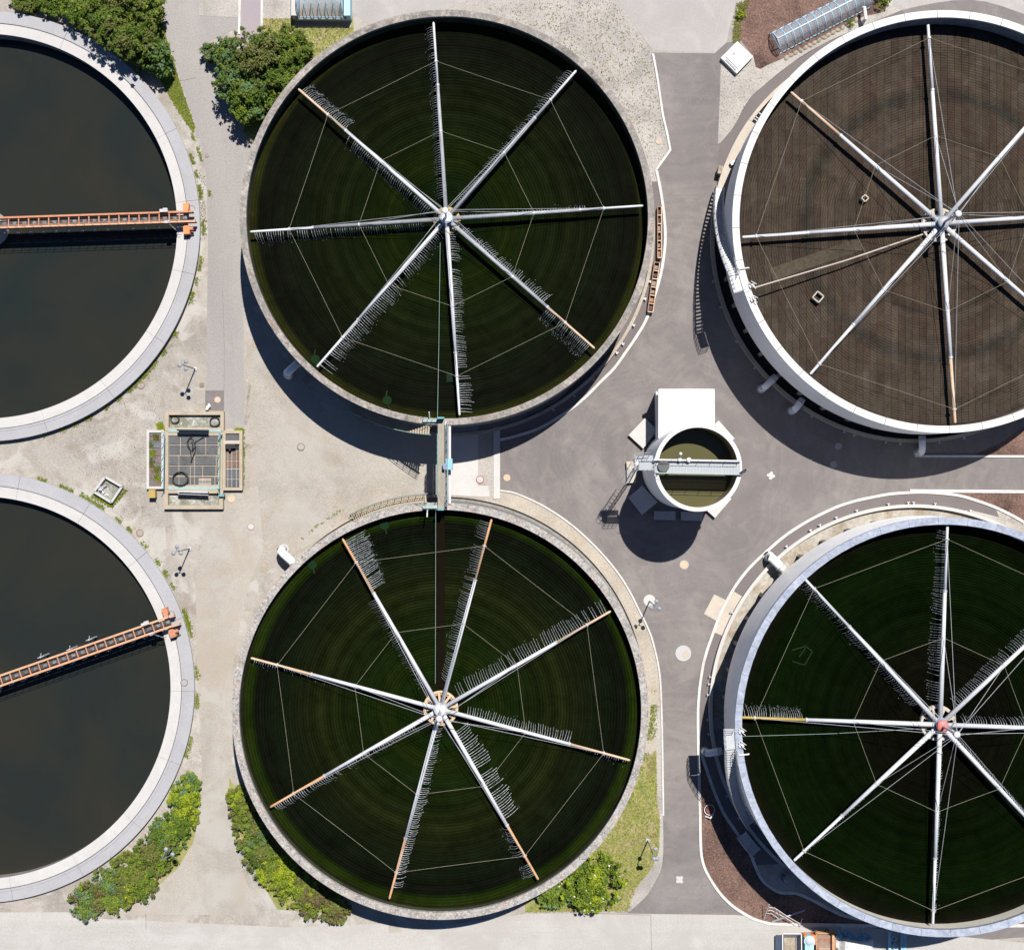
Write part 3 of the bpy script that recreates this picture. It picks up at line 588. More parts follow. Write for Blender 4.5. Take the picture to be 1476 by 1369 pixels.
# ------------------------------------------------------------------ rotary distributors
def distributor(T, hubpx, zarm, R, off, label, node, mast_h, mast_off, mats, outer, sprays, joint=.68, r0=.2, r1=.11, guy=True, hubmat='galv', capmat='white_wall', ringr=1.5, ringmat='cream', guy_frac=None):
    """arms on a hub; off = heading of the first arm in degrees (counter-clockwise from north)"""
    c = P(hubpx[0], hubpx[1], zarm); c.z = T['zm']
    root = thing('rotary_distributor', label, 'distributor', c)
    cx, cy = c.x, c.y; z = zarm
    m = MB(); m.cyl((cx, cy), .62, T['zm'] + .2, z + .3, 28); m.cyl((cx, cy), .5, z + .3, z + .62, 28, .42); m.build('hub', M[hubmat], root)
    m = MB(); m.dome((cx, cy, z + .62), .56, .26, 24); m.build('hub_cap', M[capmat], root, smooth=True)
    # platform ring with spokes, round the hub
    if ringr:
        m = MB(); zz = T['zm'] + .42; m.lathe([(ringr - .2, zz), (ringr - .2, zz + .06), (ringr, zz + .06), (ringr, zz)], (cx, cy), 40, closed_prof=True)
        for k in range(8):
            a = math.radians(off + 22 + 45 * k); m.bar((cx + .5 * math.cos(a), cy + .5 * math.sin(a), zz + .03), (cx + (ringr - .1) * math.cos(a), cy + (ringr - .1) * math.sin(a), zz + .03), .2, .05)
        m.build('service_ring', M[ringmat], root)
    top = Vector((cx + mast_off[0], cy + mast_off[1], z + mast_h))
    m = MB(); m.tube([(cx, cy, z + .6), (top.x, top.y, top.z)], .11, 10); m.build('mast', M['pipe_white'], root)
    m = MB(); m.dome((top.x, top.y, top.z), .3, .12, 14, half=False); m.build('mast_head', M['pipe_white'], root, smooth=True)
    dirs = []
    for k in range(8):
        a = math.radians(90 + off + 45 * k); d = Vector((math.cos(a), math.sin(a), 0)); dirs.append(d)
        hub = Vector((cx, cy, z)); tip = hub + d * R; jp = hub + d * R * joint
        am, om = mats.get(k, mats['*']); has_out = (k in outer) or '*' in outer
        m = MB(); m.tube([hub + d * .45, hub + d * R * .4, jp], [r0, (r0 + r1) / 2 + .02, r1 + .035], 10)
        arm = m.build('arm', M[am], root, smooth=True)
        omat = outer.get(k, outer.get('*', am)) if has_out else am
        m = MB(); m.tube([jp, tip - d * .12, tip], [r1 + .015, r1, r1 * .55], 10); m.build('outer_pipe', M[omat], arm, smooth=True)
        m = MB(); m.tube([jp - d * .08, jp + d * .08], r1 + .075, 10)
        m.build('flange', M['galv'], arm)
        for nf in node: m = MB(); m.tube([hub + d * (R * nf - .06), hub + d * (R * nf + .06)], r1 + .09, 10); m.build('wire_clamp', M['galv'], arm)
        m = MB(); m.tube([hub + d * .5, hub + d * .62], r0 + .08, 10); m.build('flange', M['galv'], arm)
        if sprays and k in sprays:
            m = MB()
            for (f0, f1, side, len0, len1, dens) in sprays[k]:
                n_ = max(2, int(R * (f1 - f0) / (dens * .86))); side_v = Vector((-d.y, d.x, 0)) * side
                hh = z - T['zm']
                for i in range(n_):
                    f = f0 + (f1 - f0) * (i + random.uniform(-.12, .12)) / n_
                    if random.random() < .06 + .22 * (math.sin(i * .19 + k * 2.1) * math.sin(i * .071 + k) > .45): continue
                    ln = (len0 + (len1 - len0) * i / n_) * .92 * random.uniform(.84, 1.10) * (1 + .10 * math.sin(i * .09 + k * 1.7)) * (1 + .07 * math.sin(i * .33 + k) + .04 * math.sin(i * 1.3))
                    dr = d * (.10 * math.sin(i * .21 + k) + random.uniform(-.03, .03))
                    p0 = hub + d * R * f + side_v * r1
                    pts = [p0, p0 + side_v * ln * .42 + dr * .3 - Vector((0, 0, hh * .14)), p0 + side_v * ln * .78 + dr * .7 - Vector((0, 0, hh * .48)), p0 + side_v * ln + dr - Vector((0, 0, hh * .93))]
                    m.cur = 0; m.tube(pts, [.020, .013, .012, .017], 3, caps=False)
                    # splash where the strand lands
                    for _ in range(4 if dens < .23 else (1 if random.random() < .4 else 0)):
                        q = pts[-1] + Vector((random.gauss(0, .10), random.gauss(0, .10), 0)) + side_v * abs(random.gauss(0, .10)); q.z = T['zm'] + .05
                        s_ = random.uniform(.015, .045); m.cur = 1
                        m.add([q + Vector((-s_, -s_, 0)), q + Vector((s_, -s_, .01)), q + Vector((0, s_, .03))], [(0, 1, 2)])
            o = m.build('water_spray', [M['spray'], M['foam']], arm); o['kind'] = 'stuff'
    hub = Vector((cx, cy, z))
    for nf in node:
        for k in range(8):
            a = hub + dirs[k] * R * nf + Vector((0, 0, .1)); b = hub + dirs[(k + 1) % 8] * R * nf + Vector((0, 0, .1))
            m = MB(); m.tube([a, (a + b) / 2 - Vector((0, 0, .05)), b], .012, 4); m.build('tie_wire', M['wire'], root)
    if guy:
        for k in range(8):
            for j, nf in enumerate(node if guy_frac is None else guy_frac):
                side = Vector((-dirs[k].y, dirs[k].x, 0)) * (.06 if j else -.06)
                m = MB(); m.tube([top + side, hub + dirs[k] * R * nf + Vector((0, 0, .12))], .020, 4); m.build('guy_wire', M['galv'], root)
    return root
# direction index k: 0 N, 1 NW, 2 W, 3 SW, 4 S, 5 SE, 6 E, 7 NE (counter-clockwise); side +1 = counter-clockwise
full = lambda l0, l1, dn=.27, f0=.08: [(f0, .985, 1, l0, l1, dn)]
spA = {0: [(.10, .99, 1, .75, .75, .25)], 1: [(.10, .66, 1, .85, 1.1, .25), (.69, .99, -1, .95, 1.1, .22)], 2: [(.12, .99, 1, .6, .9, .25)],
       3: [(.08, .99, 1, .8, 1.35, .25)], 4: [(.07, .99, 1, .75, 1.15, .24)], 5: [(.10, .66, 1, .75, 1.15, .25), (.69, .98, -1, .9, 1.4, .22)],
       6: [(.08, .72, 1, .4, .5, .28)], 7: [(.10, .99, 1, .5, 1.0, .25)]}
matsA = {'*': ('pipe_white', 'pipe_white'), 0: ('pipe_grey', 0), 2: ('pipe_dull', 0), 7: ('pipe_grey', 0), 6: ('pipe_grey', 0), 5: ('pipe_grey', 0)}
distributor(A, (643.6, 315.6), A['zm'] + 1.15, 17.88, 3.8, 'eight armed spray distributor with one tan tipped arm in the upper middle tank', (.445, .80), 2.3, (0, .25),
            matsA, {0: 'pipe_white', 1: 'pipe_tan', 2: 'pipe_white', 5: 'pipe_tan', 7: 'pipe_white', 6: 'pipe_white'}, spA, ringr=1.25, ringmat='yellow', hubmat='blue_steel')
spB = {0: [(.12, .99, 1, .6, 1.25, .25)], 1: [(.14, .66, 1, .75, 1.0, .25), (.70, .99, -1, 1.1, 1.95, .20)], 2: [(.2, .99, 1, .3, .6, .25)],
       3: [(.16, .99, 1, .7, .75, .25)], 4: [(.10, .99, 1, .65, .95, .23)], 5: [(.14, .66, 1, 1.4, 1.7, .27), (.70, .98, -1, .5, 1.1, .22)],
       6: [(.14, .70, 1, .65, 1.0, .26), (.76, .99, -1, .35, .7, .24)], 7: [(.12, .99, 1, 1.25, 1.15, .27)]}
distributor(B, (634.8, 1021.8), B['zm'] + .95, 17.85, -15.1 + 45, 'eight armed spray distributor with orange arm tips in the lower middle tank', (.45, .86), 2.6, (.05, -.35),
            {'*': ('pipe_white', 0)}, {'*': 'pipe_orange', 5: 'pipe_tan', 1: 'pipe_tan', 6: 'pipe_tan'}, {(k - 0) % 8: v for k, v in {7: spB[0], 0: spB[1], 1: spB[2], 2: spB[3], 3: spB[4], 4: spB[5], 5: spB[6], 6: spB[7]}.items()}, ringr=1.6, ringmat='pipe_tan', capmat='pipe_white')
distributor(C, (1357.0, 322.6), C['zm'] + 1.0, 18.0, 3.9, 'dry eight armed distributor over the brown media at the upper right', (.44, .93), 4.1, (0, 0),
            {'*': ('pipe_white', 0)}, {1: 'pipe_tan', 4: 'pipe_tan', 0: 'pipe_white'}, None, r0=.22, r1=.135, joint=.67, hubmat='blue_steel', capmat='pipe_grey', ringr=1.55)
spD = {0: [(.12, .98, 1, .85, .6, .26)], 1: [(.14, .98, 1, .65, .6, .26)], 2: [(.12, .66, 1, .3, .4, .3), (.69, .99, -1, .65, .9, .22)], 3: [(.14, .98, 1, .3, .45, .28)],
       4: [(.12, .98, 1, .45, .45, .26)], 5: [(.12, .98, 1, .4, .6, .26)], 6: [(.12, .98, 1, .7, .7, .26)], 7: [(.12, .98, 1, .65, .8, .26)]}
distributor(D, (1355.0, 1044.2), D['zm'] + 1.0, 17.85, -2.1, 'eight armed spray distributor with a red hub cap at the lower right', (.436, .93), 4.1, (0, 0),
            {'*': ('pipe_white', 0)}, {2: 'yellow'}, spD, r0=.22, r1=.125, joint=.67, hubmat='blue_steel', capmat='red', ringr=1.55)
# bigger red disc on the hub of D
# long feed pipe / cable lines from the rim stairs to the hubs
def line_thing(name, pts, r, mat, label, cat):
    m = MB(); m.tube(pts, r, 6); return tag(m.build(name, M[mat]), label, cat)
line_thing('hand_line', [P(1087, 415, C['z'] + .1), P(1218, 376, C['zm'] + 1.2), P(1330, 338, C['zm'] + .6)], .07, 'cream', 'cream pipe running from the stair landing to the hub over brown media', 'pipe')
line_thing('cable', [P(1070, 1061, D['z'] + .1), P(1200, 1057, D['zm'] + 1.0), P(1325, 1050, D['zm'] + .8)], .016, 'pale_turq', 'thin green cable from the right hand landing to the red capped hub', 'cable')
line_thing('cable', [P(630.5, 604, A['z'] + .3), P(632.5, 500, A['zm'] + 1.0), P(634.5, 350, A['zm'] + .9)], .016, 'pale_turq', 'thin green cable from the footbridge north to the tan tipped distributor', 'cable')
line_thing('cable', [P(628, 735, B['z'] + .3), P(627.8, 860, B['zm'] + .9), P(627.5, 985, B['zm'] + .8)], .016, 'pale_turq', 'thin green cable from the footbridge south to the orange tipped distributor', 'cable')
# inspection frames standing on the media
def frame_box(px, py, sz, rot, T, label):
    c = P(px, py, T['zm'] + .3); root = thing('inspection_frame', label, 'frame', (c.x, c.y, T['zm']))
    m = MB(); R = Matrix.Rotation(rot, 3, 'Z')
    for k in range(4):
        a = R @ Vector((sz / 2 * (1 if k in (0, 3) else -1), sz / 2 * (1 if k < 2 else -1), .3)); b = R @ Vector((sz / 2 * (1 if k in (0, 1) else -1) * (1 if k in (0,) else (-1 if k == 1 else 1)), 0, .3))
    cs = [R @ Vector((sx * sz / 2, sy * sz / 2, .3)) for sx, sy in ((1, 1), (-1, 1), (-1, -1), (1, -1))]
    for k in range(4): m.bar(Vector((c.x, c.y, T['zm'])) + cs[k], Vector((c.x, c.y, T['zm'])) + cs[(k + 1) % 4], .1, .5)
    m.build('frame', M['cream'], root)
    m = MB(); m.box((c.x, c.y, T['zm'] + .05), (sz * .9, sz * .9, .06), rot); m.build('opening', M['dark'], root)
frame_box(1178.5, 428.5, .72, PI / 4 + .1, C, 'larger square frame on the brown media in the lower left of the white tank')
frame_box(1246, 286.5, .45, PI / 4, C, 'small square frame hanging by the inner wire over brown media')
def green_fitting(px, py, T, label):
    c = P(px, py, T['zm'] + .1); r_ = thing('spray_gauge', label, 'gauge', (c.x, c.y, T['zm']))
    m = MB(); m.cyl((c.x, c.y), .42, T['zm'] + .02, T['zm'] + .12, 20); m.build('disc', plain('moss_green_disc', (.008, .022, .009), rough=.95, spec=0), r_)
    m = MB(); m.tube([(c.x - .1, c.y + .4, T['zm'] + .08), (c.x, c.y + .9, T['zm'] + .08)], .06); m.tube([(c.x + .1, c.y - .4, T['zm'] + .08), (c.x + .2, c.y - .8, T['zm'] + .08)], .06); m.build('stub', plain('moss_stub', (.02, .028, .015), rough=.95, spec=0), r_)
green_fitting(454.5, 518, A, 'mossy round gauge near the south west arm tip in upper tank')
green_fitting(558, 577, A, 'mossy round gauge by the south rim of the upper middle tank')
green_fitting(554, 757, B, 'mossy round gauge nearest the footbridge in the lower middle tank')
green_fitting(450, 814, B, 'mossy round gauge under the north west rim of lower middle tank')
c = P(648, 545, A['zm']); m = MB(); m.box((c.x, c.y, A['zm'] + .06), (.55, .8, .12)); m.box((c.x, c.y, A['zm'] + .14), (.4, .65, .04)); tag(m.build('sampling_tray', plain('tray', (.010, .020, .013), rough=.95, spec=0)), 'small dark green tray beside the south arm in the upper tank', 'tray')
c = P(623, 777, B['zm']); m = MB(); m.box((c.x, c.y, B['zm'] + .06), (.4, .9, .12)); m.box((c.x, c.y, B['zm'] + .14), (.25, .7, .04)); tag(m.build('sampling_tray', plain('tray', (.003, .004, .003), rough=.95, spec=0)), 'small black tray below the bridge cable in the lower middle tank', 'tray')
q = MB(); c = P(1156, 943, D['zm'])
for a, b in (((-.9, .4), (.3, .75)), ((.3, .75), (.9, .3)), ((-.9, -.6), (.2, -.95)), ((-.3, -.2), (.3, .6)), ((.2, -.95), (.9, .3))):
    q.bar((c.x + a[0], c.y + a[1], D['zm'] + .08), (c.x + b[0], c.y + b[1], D['zm'] + .08), .09, .1)
tag(q.build('sunken_frame', plain('moss_frame', (.012, .025, .012), rough=.95, spec=0)), 'mossy bent frame lying on the media left in the lower right tank', 'frame')
# light walked strip on media C
m = MB(); a = P(1112, 396, C['zm']); b = P(1240, 352, C['zm'])
m.bar((a.x, a.y, C['zm'] + .03), (b.x, b.y, C['zm'] + .03), 1.15, .03); m.build('walk_mat', surf('dusty_mat', (.058, .048, .035), var=.2, fine=3, spec=0), rootC)
bpy.data.objects['walk_mat'].location -= Vector((0, 0, 0))

# ------------------------------------------------------------------ settling tanks
def clarifier(T, label, zw, start):
    root = thing('settling_tank', label, 'tank', T['c']); cx, cy, z = T['c'].x, T['c'].y, T['z']; Ro, Ri = T['Ro'], T['Ri']
    rm = Ri + (Ro - Ri) * .46
    m = MB(); m.lathe([(Ri, z - 3), (Ri, z - .05)], (cx, cy), 180); m.build('inner_wall', M['conc_wall'], root, smooth=True)
    m = MB(); m.lathe([(Ro - .06, z - .2), (Ro - .12, 0)], (cx, cy), 180); m.build('outer_wall', M['conc_wall'], root, smooth=True)
    m = MB(); m.lathe([(rm - .06, z - .04), (rm + .06, z - .04)], (cx, cy), 180); m.build('rail_groove', M['groove'], root)
    n = 18; da = 2 * PI / n
    q = MB(); q.lathe([(Ri, z - .25), (Ri - .02, z - .03), (rm - .035, z - .005), (rm - .035, z - .25)], (0, 0), 10, .0005, da - .0005, closed_prof=True); me1 = q.mesh('ledge_slab', M['ledge'])
    q = MB(); q.lathe([(rm + .035, z - .25), (rm + .035, z + .03), (rm + .25, z + .03), (rm + .28, z), (Ro, z - .02), (Ro, z - .25)], (0, 0), 10, .0007, da - .0007, closed_prof=True); me2 = q.mesh('coping_slab', M['coping'])
    for i in range(n):
        a = start + i * da
        for me, nm in ((me1, 'ledge_slab'), (me2, 'coping_slab')):
            o = link(nm, me, root); o.rotation_euler = (0, 0, a)
    m = MB(); m.cyl((cx, cy), 1.7, zw - 2, z + .1, 40); m.lathe([(1.4, z + .1), (1.4, z + .22), (1.7, z + .22), (1.7, z + .1)], (cx, cy), 40, closed_prof=True); m.build('centre_pier', M['ledge'], root)
    m = MB(); m.disc((cx, cy), Ri + .05, zw, 160); o = m.build('water_surface', M['water'], root)
    return root
clarifier(E_, 'upper left settling tank of murky still water with pale concrete coping', -.75, math.radians(7))
clarifier(F_, 'lower left settling tank of murky still water with pale concrete coping', -.55, math.radians(-1))

def scraper(T, ang, label, fade, hbr=1.25, wd=.92):
    c = Vector((T['c'].x, T['c'].y, T['z'])); root = thing('scraper_bridge', label, 'bridge', c)
    d = Vector((math.cos(ang), math.sin(ang), 0)); nv = Vector((-d.y, d.x, 0)); R = T['Ro'] - .35; z = T['z'] + hbr
    W = wd / 2
    g1, g2 = ('salmon_top', 'salmon_top') if fade else ('salmon', 'salmon_top')
    for s_, gm in ((1, g1), (-1, g2)):
        m = MB(); o_ = c * 0 + Vector((c.x, c.y, 0)) + nv * W * s_
        a = o_ + Vector((0, 0, z)); b = o_ + d * (R + (.25 if s_ < 0 else 0)) + Vector((0, 0, z))
        m.bar(a, b, .17, .06); m.bar(a - Vector((0, 0, .3)), b - Vector((0, 0, .3)), .03, .55); m.bar(a - Vector((0, 0, .6)), b - Vector((0, 0, .6)), .17, .05); m.build('girder', M[gm], root)
    m = MB(); m.bar(Vector((c.x, c.y, z - .42)), Vector((c.x, c.y, z - .42)) + d * (R - .6), .50, .03); m.build('walkway', surf('dark_walkway', (.055, .055, .06), var=.3, big=2, fine=5), root)
    n = 20; q = None
    for i in range(n):
        f = (i + .5) / n * (R - 1.2); pos = Vector((c.x, c.y, 0)) + d * (f + .4)
        m = MB(); m.bar(pos + nv * (W - .1) + Vector((0, 0, z - .1)), pos - nv * (W - .1) + Vector((0, 0, z - .1)), .10, .08)
        m.build('cross_member', M['salmon'], root)
        m = MB(); m.box(pos + d * .45 + Vector((0, 0, z - .36)) + nv * -.02, (.36, .26, .04), ang); m.build('tread_plate', M['tread'], root)
    # railing below side
    m = MB()
    for i in range(24):
        pos = Vector((c.x, c.y, z)) + d * (i + .5) / 24 * (R - 1) - nv * (W + .05)
        m.tube([pos, pos + Vector((0, 0, 1.0))], .022, 5)
    for hh in (.55, 1.0): m.tube([Vector((c.x, c.y, z + hh)) - nv * (W + .05), Vector((c.x, c.y, z + hh)) + d * (R - 1) - nv * (W + .05)], .022, 5)
    m.build('railing', M['salmon_top'], root)
    # scraper blades hanging to the water
    for i in range(13):
        pos = Vector((c.x, c.y, z - .6)) + d * (1.8 + i / 13 * (R - 4.2)) - nv * (W + .28)
        m = MB(); m.tube([pos + nv * .2, pos, pos - Vector((0, 0, z - .6 - T['z'] + .75))], .03, 5); m.box(pos - Vector((0, 0, .8)), (.32, .06, .22), ang + .5); m.build('scraper_hanger', M['galv'], root)
    # end trucks
    e = Vector((c.x, c.y, 0)) + d * (T['Ri'] + 1.05)
    dm = 'salmon' if fade else 'orange'
    m = MB(); m.box(e + nv * (W + .62) + Vector((0, 0, T['z'] + .42)), (.55, .62, .5), ang); m.box(e + nv * (W + .2) + Vector((0, 0, T['z'] + .62)), (.45, .35, .2), ang); m.build('idler_truck', M[dm], root)
    m = MB(); m.box(e - nv * (W + .72) + Vector((0, 0, T['z'] + .5)), (.58, .72, .6), ang); m.box(e - nv * (W + .28) + Vector((0, 0, T['z'] + .75)), (.36, .5, .16), ang)
    m.tube([e - nv * (W + .6) + d * .3 + Vector((0, 0, T['z'] + .7)), e - nv * (W + .6) + d * .62 + Vector((0, 0, T['z'] + .7))], .17, 12); m.build('drive_unit', M[dm], root)
    for s_ in (1, -1):
        m = MB(); p_ = e + nv * s_ * (W + .66) + Vector((0, 0, T['z'] + .2)); m.tube([p_ - d * .1, p_ + d * .1], .2, 14); m.build('wheel', M['black'], root)
    m = MB(); p_ = e + d * 0 - nv * (W + 1.28) + Vector((0, 0, T['z'] + .12)); m.bar(p_ - d * .35, p_ + d * .55 + nv * .22, .07, .06); m.build('track_brush', M['black'], root)
    m = MB(); p_ = e - d * 1.9 + nv * (W + .12) + Vector((0, 0, z + .15)); m.box(p_, (.75, .28, .22), ang); m.box(p_ + d * .15 + nv * .12, (.4, .2, .3), ang); m.build('lamp_box', M['white_conc'], root)
    m = MB(); p_ = e - d * 1.6 - nv * (W + .05) + Vector((0, 0, z + .2)); m.box(p_, (.45, .3, .2), ang); m.tube([p_, p_ + d * .7 - nv * .7 - Vector((0, 0, .6))], .03, 5); m.build('bracket', M['galv'], root)
    # handrail hoop at the end
    m = MB(); p_ = e + d * .75 + nv * (W + .05) + Vector((0, 0, z + .35)); m.tube([p_ - d * .32, p_ - d * .22 + nv * .3, p_ + d * .05 + nv * .42, p_ + d * .3 + nv * .28, p_ + d * .36], .02, 5); m.build('hoop', M['black'], root)
    return root
scraper(E_, math.radians(1.9), 'faded orange scraper bridge across the upper left settling tank', False)
scraper(F_, math.radians(19.2), 'salmon orange scraper bridge lying aslant over the lower left settling tank', True)
# posts of the skimmer on bridge F
for i, (x, y) in enumerate(((60.5, 946), (130, 921), (102, 935))):
    p = P(x, y, 1.2); q = MB(); q.tube([(p.x, p.y, -.5), (p.x, p.y, 1.6)], .09, 8); q.tube([(p.x, p.y, 1.5), (p.x + .1, p.y + .35, 1.7)], .05, 6)
    q.bar((p.x - .3, p.y - .1, 1.5), (p.x + .3, p.y + .1, 1.5), .06, .06)
    tag(q.build('sensor_post', M['galv']), ['leftmost thin sensor post on the slanting bridge', 'rightmost thin sensor post on the slanting bridge', 'middle thin sensor post with a small crossbar on the slanting bridge'][i], 'post')

# ------------------------------------------------------------------ small thickener tank with shed
def T_small():
    T = S_; cx, cy, z = T['c'].x, T['c'].y, T['z']; root = thing('thickener_tank', 'tall narrow white round tank of olive water in the asphalt junction', 'tank', T['c'])
    m = MB(); m.lathe([(T['Ro'] - .04, 0), (T['Ro'] - .04, z - .2)], (cx, cy), 96); m.build('outer_wall', M['steel_wall'], root, smooth=True)
    m = MB(); m.lathe([(T['Ri'] + .02, z - 3.2), (T['Ri'] + .02, z - .2)], (cx, cy), 96); m.build('inner_wall', surf('rust_stained_inner', (.22, .18, .12), var=.2, big=.5, patches=[(.8, .5, .65, (.26, .14, .05), .7)]), root, smooth=True)
    n = 24; q = MB(); da = 2 * PI / n; q.lathe([(T['Ri'], z - .25), (T['Ri'], z), (T['Ro'], z), (T['Ro'], z - .25)], (0, 0), 4, .001, da - .001, closed_prof=True); me = q.mesh('rim_panel', M['white_rim'])
    for i in range(n): o = link('rim_panel', me, root); o.rotation_euler = (0, 0, i * da)
    m = MB(); m.disc((cx, cy), T['Ri'] + .03, z - 2.6, 80); m.build('water_surface', M['water_olive'], root)
    return root
T_small()
br = thing('service_bridge', 'grey mesh service bridge across the small olive water tank', 'bridge', P(1005, 672, 10.2))
z = 10.2
def Pb(x, y, zz=z): return P(x, y, zz)
m = MB(); a, b = Pb(944, 672), Pb(1067, 675); m.bar(a, b, 1.15, .05); m.build('deck', M['deck'], br)
m = MB(); m.bar(Pb(942, 662.5, z + .15), Pb(1067, 664.5, z + .15), .16, .3); m.build('beam', M['white_rim'], br)
m = MB(); m.bar(Pb(946, 681.5, z + .1), Pb(1068, 684, z + .1), .09, .2); m.build('beam', M['pale_turq'], br)
m = MB()
for s_, y0, y1 in ((0, 662.5, 664.5), (1, 681.5, 684)):
    for hh in (.5, 1.0): m.tube([Pb(946, y0, z + hh), Pb(1066, y1, z + hh)], .022, 5)
    for i in range(7):
        x = 948 + i * 19.3; yy = y0 + (y1 - y0) * i / 6; p = Pb(x, yy, z); m.tube([p, p + Vector((0, 0, 1.0))], .022, 5)
m.build('railing', M['galv'], br)
m = MB()
for i in range(26): x = 948 + i * 4.6; m.bar(Pb(x, 663.5, z + .04), Pb(x, 683, z + .04), .025, .02)
m.build('deck_ribs', M['galv'], br)
m = MB(); p = Pb(956, 672, z); m.cyl((p.x, p.y), .5, z + .05, z + .3, 24); m.build('gear_motor', M['grating'], br)
m = MB(); p = Pb(979, 662.5, z); m.cyl((p.x, p.y), .16, z + .2, z + .5, 14); m.tube([(p.x, p.y, z + .3), (p.x, p.y + .5, z + .9)], .07, 8); m.dome((p.x, p.y + .5, z + .9), .15, half=False, n=12); m.build('level_probe', M['sheet_white'], br)
m = MB(); p = Pb(992, 662.7, z); m.cyl((p.x, p.y), .2, z + .25, z + .45, 16); m.build('vent_cap', M['sheet_white'], br)
m = MB(); p = Pb(1071, 680, z + .3); m.box(p, (.35, .25, .25), .5); m.tube([p, p + Vector((.25, .2, .1))], .09, 8); m.build('floodlight', M['black'], br)
# ladder with cage and landing
lad = thing('caged_ladder', 'white caged ladder leaning against the small round tank', 'ladder', P(904, 697))
top = P(917, 672, 10.1); bot = P(904, 697, 0)
for s_ in (-1, 1):
    m = MB(); m.tube([bot + Vector((.22 * s_, .1 * s_, 0)), top + Vector((.22 * s_, .1 * s_, 0))], .035, 6); m.build('stile', M['galv'], lad)
for i in range(30):
    f = (i + .5) / 30; p = bot.lerp(top, f); m = MB(); m.tube([p + Vector((-.22, -.1, 0)), p + Vector((.22, .1, 0))], .018, 5); m.build('rung', M['galv'], lad)
m = MB()
for i in range(9):
    p = bot.lerp(top, .25 + i * .09); m.tube([p + Vector((math.cos(a) * .38 - .3, math.sin(a) * .38, 0)) for a in [t * PI / 5 - .2 for t in range(11)]], .016, 4)
for a in (PI * .6, PI, PI * 1.4):
    m.tube([bot.lerp(top, .25) + Vector((math.cos(a) * .38 - .3, math.sin(a) * .38, 0)), bot.lerp(top, .98) + Vector((math.cos(a) * .38 - .3, math.sin(a) * .38, 0))], .016, 4)
m.build('cage', M['galv'], lad)
ld = thing('ladder_landing', 'small railed landing at the top of the caged ladder', 'landing', P(926, 665, 10))
m = MB(); p = P(928, 660.5, 9.9); m.box(p, (1.6, .5, .06)); m.build('platform', M['deck'], ld)
m = MB(); p = P(932, 672, 9.9); m.box(p, (1.5, .7, .05)); m.build('lower_platform', M['deck'], ld)
m = MB()
for (x0, y0, x1, y1) in ((915, 654, 937, 652), (915, 654, 915, 662), (921, 677, 940, 676), (921, 667, 921, 677), (913, 657, 935, 656)):
    for hh in (.5, 1.0): m.tube([P(x0, y0, 9.9 + hh), P(x1, y1, 9.9 + hh)], .022, 5)
    for f in (0, .33, .66, 1): p = P(x0 + (x1 - x0) * f, y0 + (y1 - y0) * f, 9.9); m.tube([p, p + Vector((0, 0, 1))], .022, 5)
m.build('railing', M['galv'], ld)
m = MB(); p0 = P(918, 668, 9.7); m.tube([p0 + Vector((-.1, .4, 0)), p0, p0 + Vector((0, -.5, -.2))], .26, 12); m.build('vent_duct', M['white_rim'], ld)
# shed
sh = thing('pump_shed', 'white flat roofed shed north of the small round tank', 'shed', P(988, 590))
m = MB(); x0, x1 = P(949.5, 600, 4).x, P(1029.5, 600, 4).x; y0, y1 = P(990, 561, 4).y, P(990, 632, 4).y
m.prism([(x0 + .1, y0 - .1), (x1 - .1, y0 - .1), (x1 - .1, y1 + .1), (x0 + .1, y1 + .1)], 0, 3.86); m.build('wall', M['white_wall'], sh)
m = MB(); m.prism([(x0, y0), (x1, y0), (x1, y1), (x0, y1)], 3.86, 4.0); m.build('roof', surf('bright_white_roof', (.66, .66, .66), var=.015), sh)
m = MB()
for (a, b) in (((x0, y0), (x1, y0)), ((x1, y0), (x1, y1)), ((x1, y1), (x0, y1)), ((x0, y1), (x0, y0))):
    m.bar((a[0], a[1], 4.02), (b[0], b[1], 4.02), .08, .08)
m.build('roof_edge', M['white_rim'], sh)
p = P(947, 567, 3.8); m = MB(); m.box(p, (.25, .3, .25)); m.build('wall_lamp', M['galv'], sh)
# slabs leaning round the foot of the tank
def slab(pts, z, th, label, mat='white_conc', tilt=0):
    P4 = [P(x, y, z) for x, y in pts]; root = thing('access_cover', label, 'cover', sum(P4, Vector()) / 4 - Vector((0, 0, z)))
    m = MB(); m.prism([(p.x, p.y) for p in P4], z - .1, z); m.build('lid', M[mat], root)
    cc = sum(P4, Vector()) / 4; m = MB(); m.prism([(cc.x + (p.x - cc.x) * .93, cc.y + (p.y - cc.y) * .93) for p in P4], 0, z - .1); m.build('base', M['conc_wall'], root)
slab([(929.5, 602.7), (906, 627), (927, 646.4), (948, 620)], .5, .1, 'pale square slab north west of the small round tank')
slab([(926, 699.4), (905.4, 717), (925.4, 742), (948, 723.5)], .5, .1, 'square slab in shadow south west of the small round tank')
slab([(943, 736.4), (973.6, 736.8), (973.4, 749.8), (942.6, 749)], .4, .1, 'left of two narrow slabs in the shadow south of the small tank', 'coping')
slab([(981.7, 737), (1014, 738), (1012, 750.8), (981.5, 750)], .4, .1, 'right of two narrow slabs in the shadow south of the small tank', 'coping')
slab([(1030.7, 746.4), (1054.5, 718.7), (1042, 708), (1018, 735)], .5, .1, 'pale slab south east of the small round tank')
slab([(1036, 606), (1059, 632), (1052, 637), (1029, 612)], .5, .1, 'pale slab north east of the small round tank')
slab([(903, 665), (916, 665), (917, 695.6), (904.5, 696.3)], .5, .1, 'narrow cream slab under the foot of the caged ladder', 'cream')

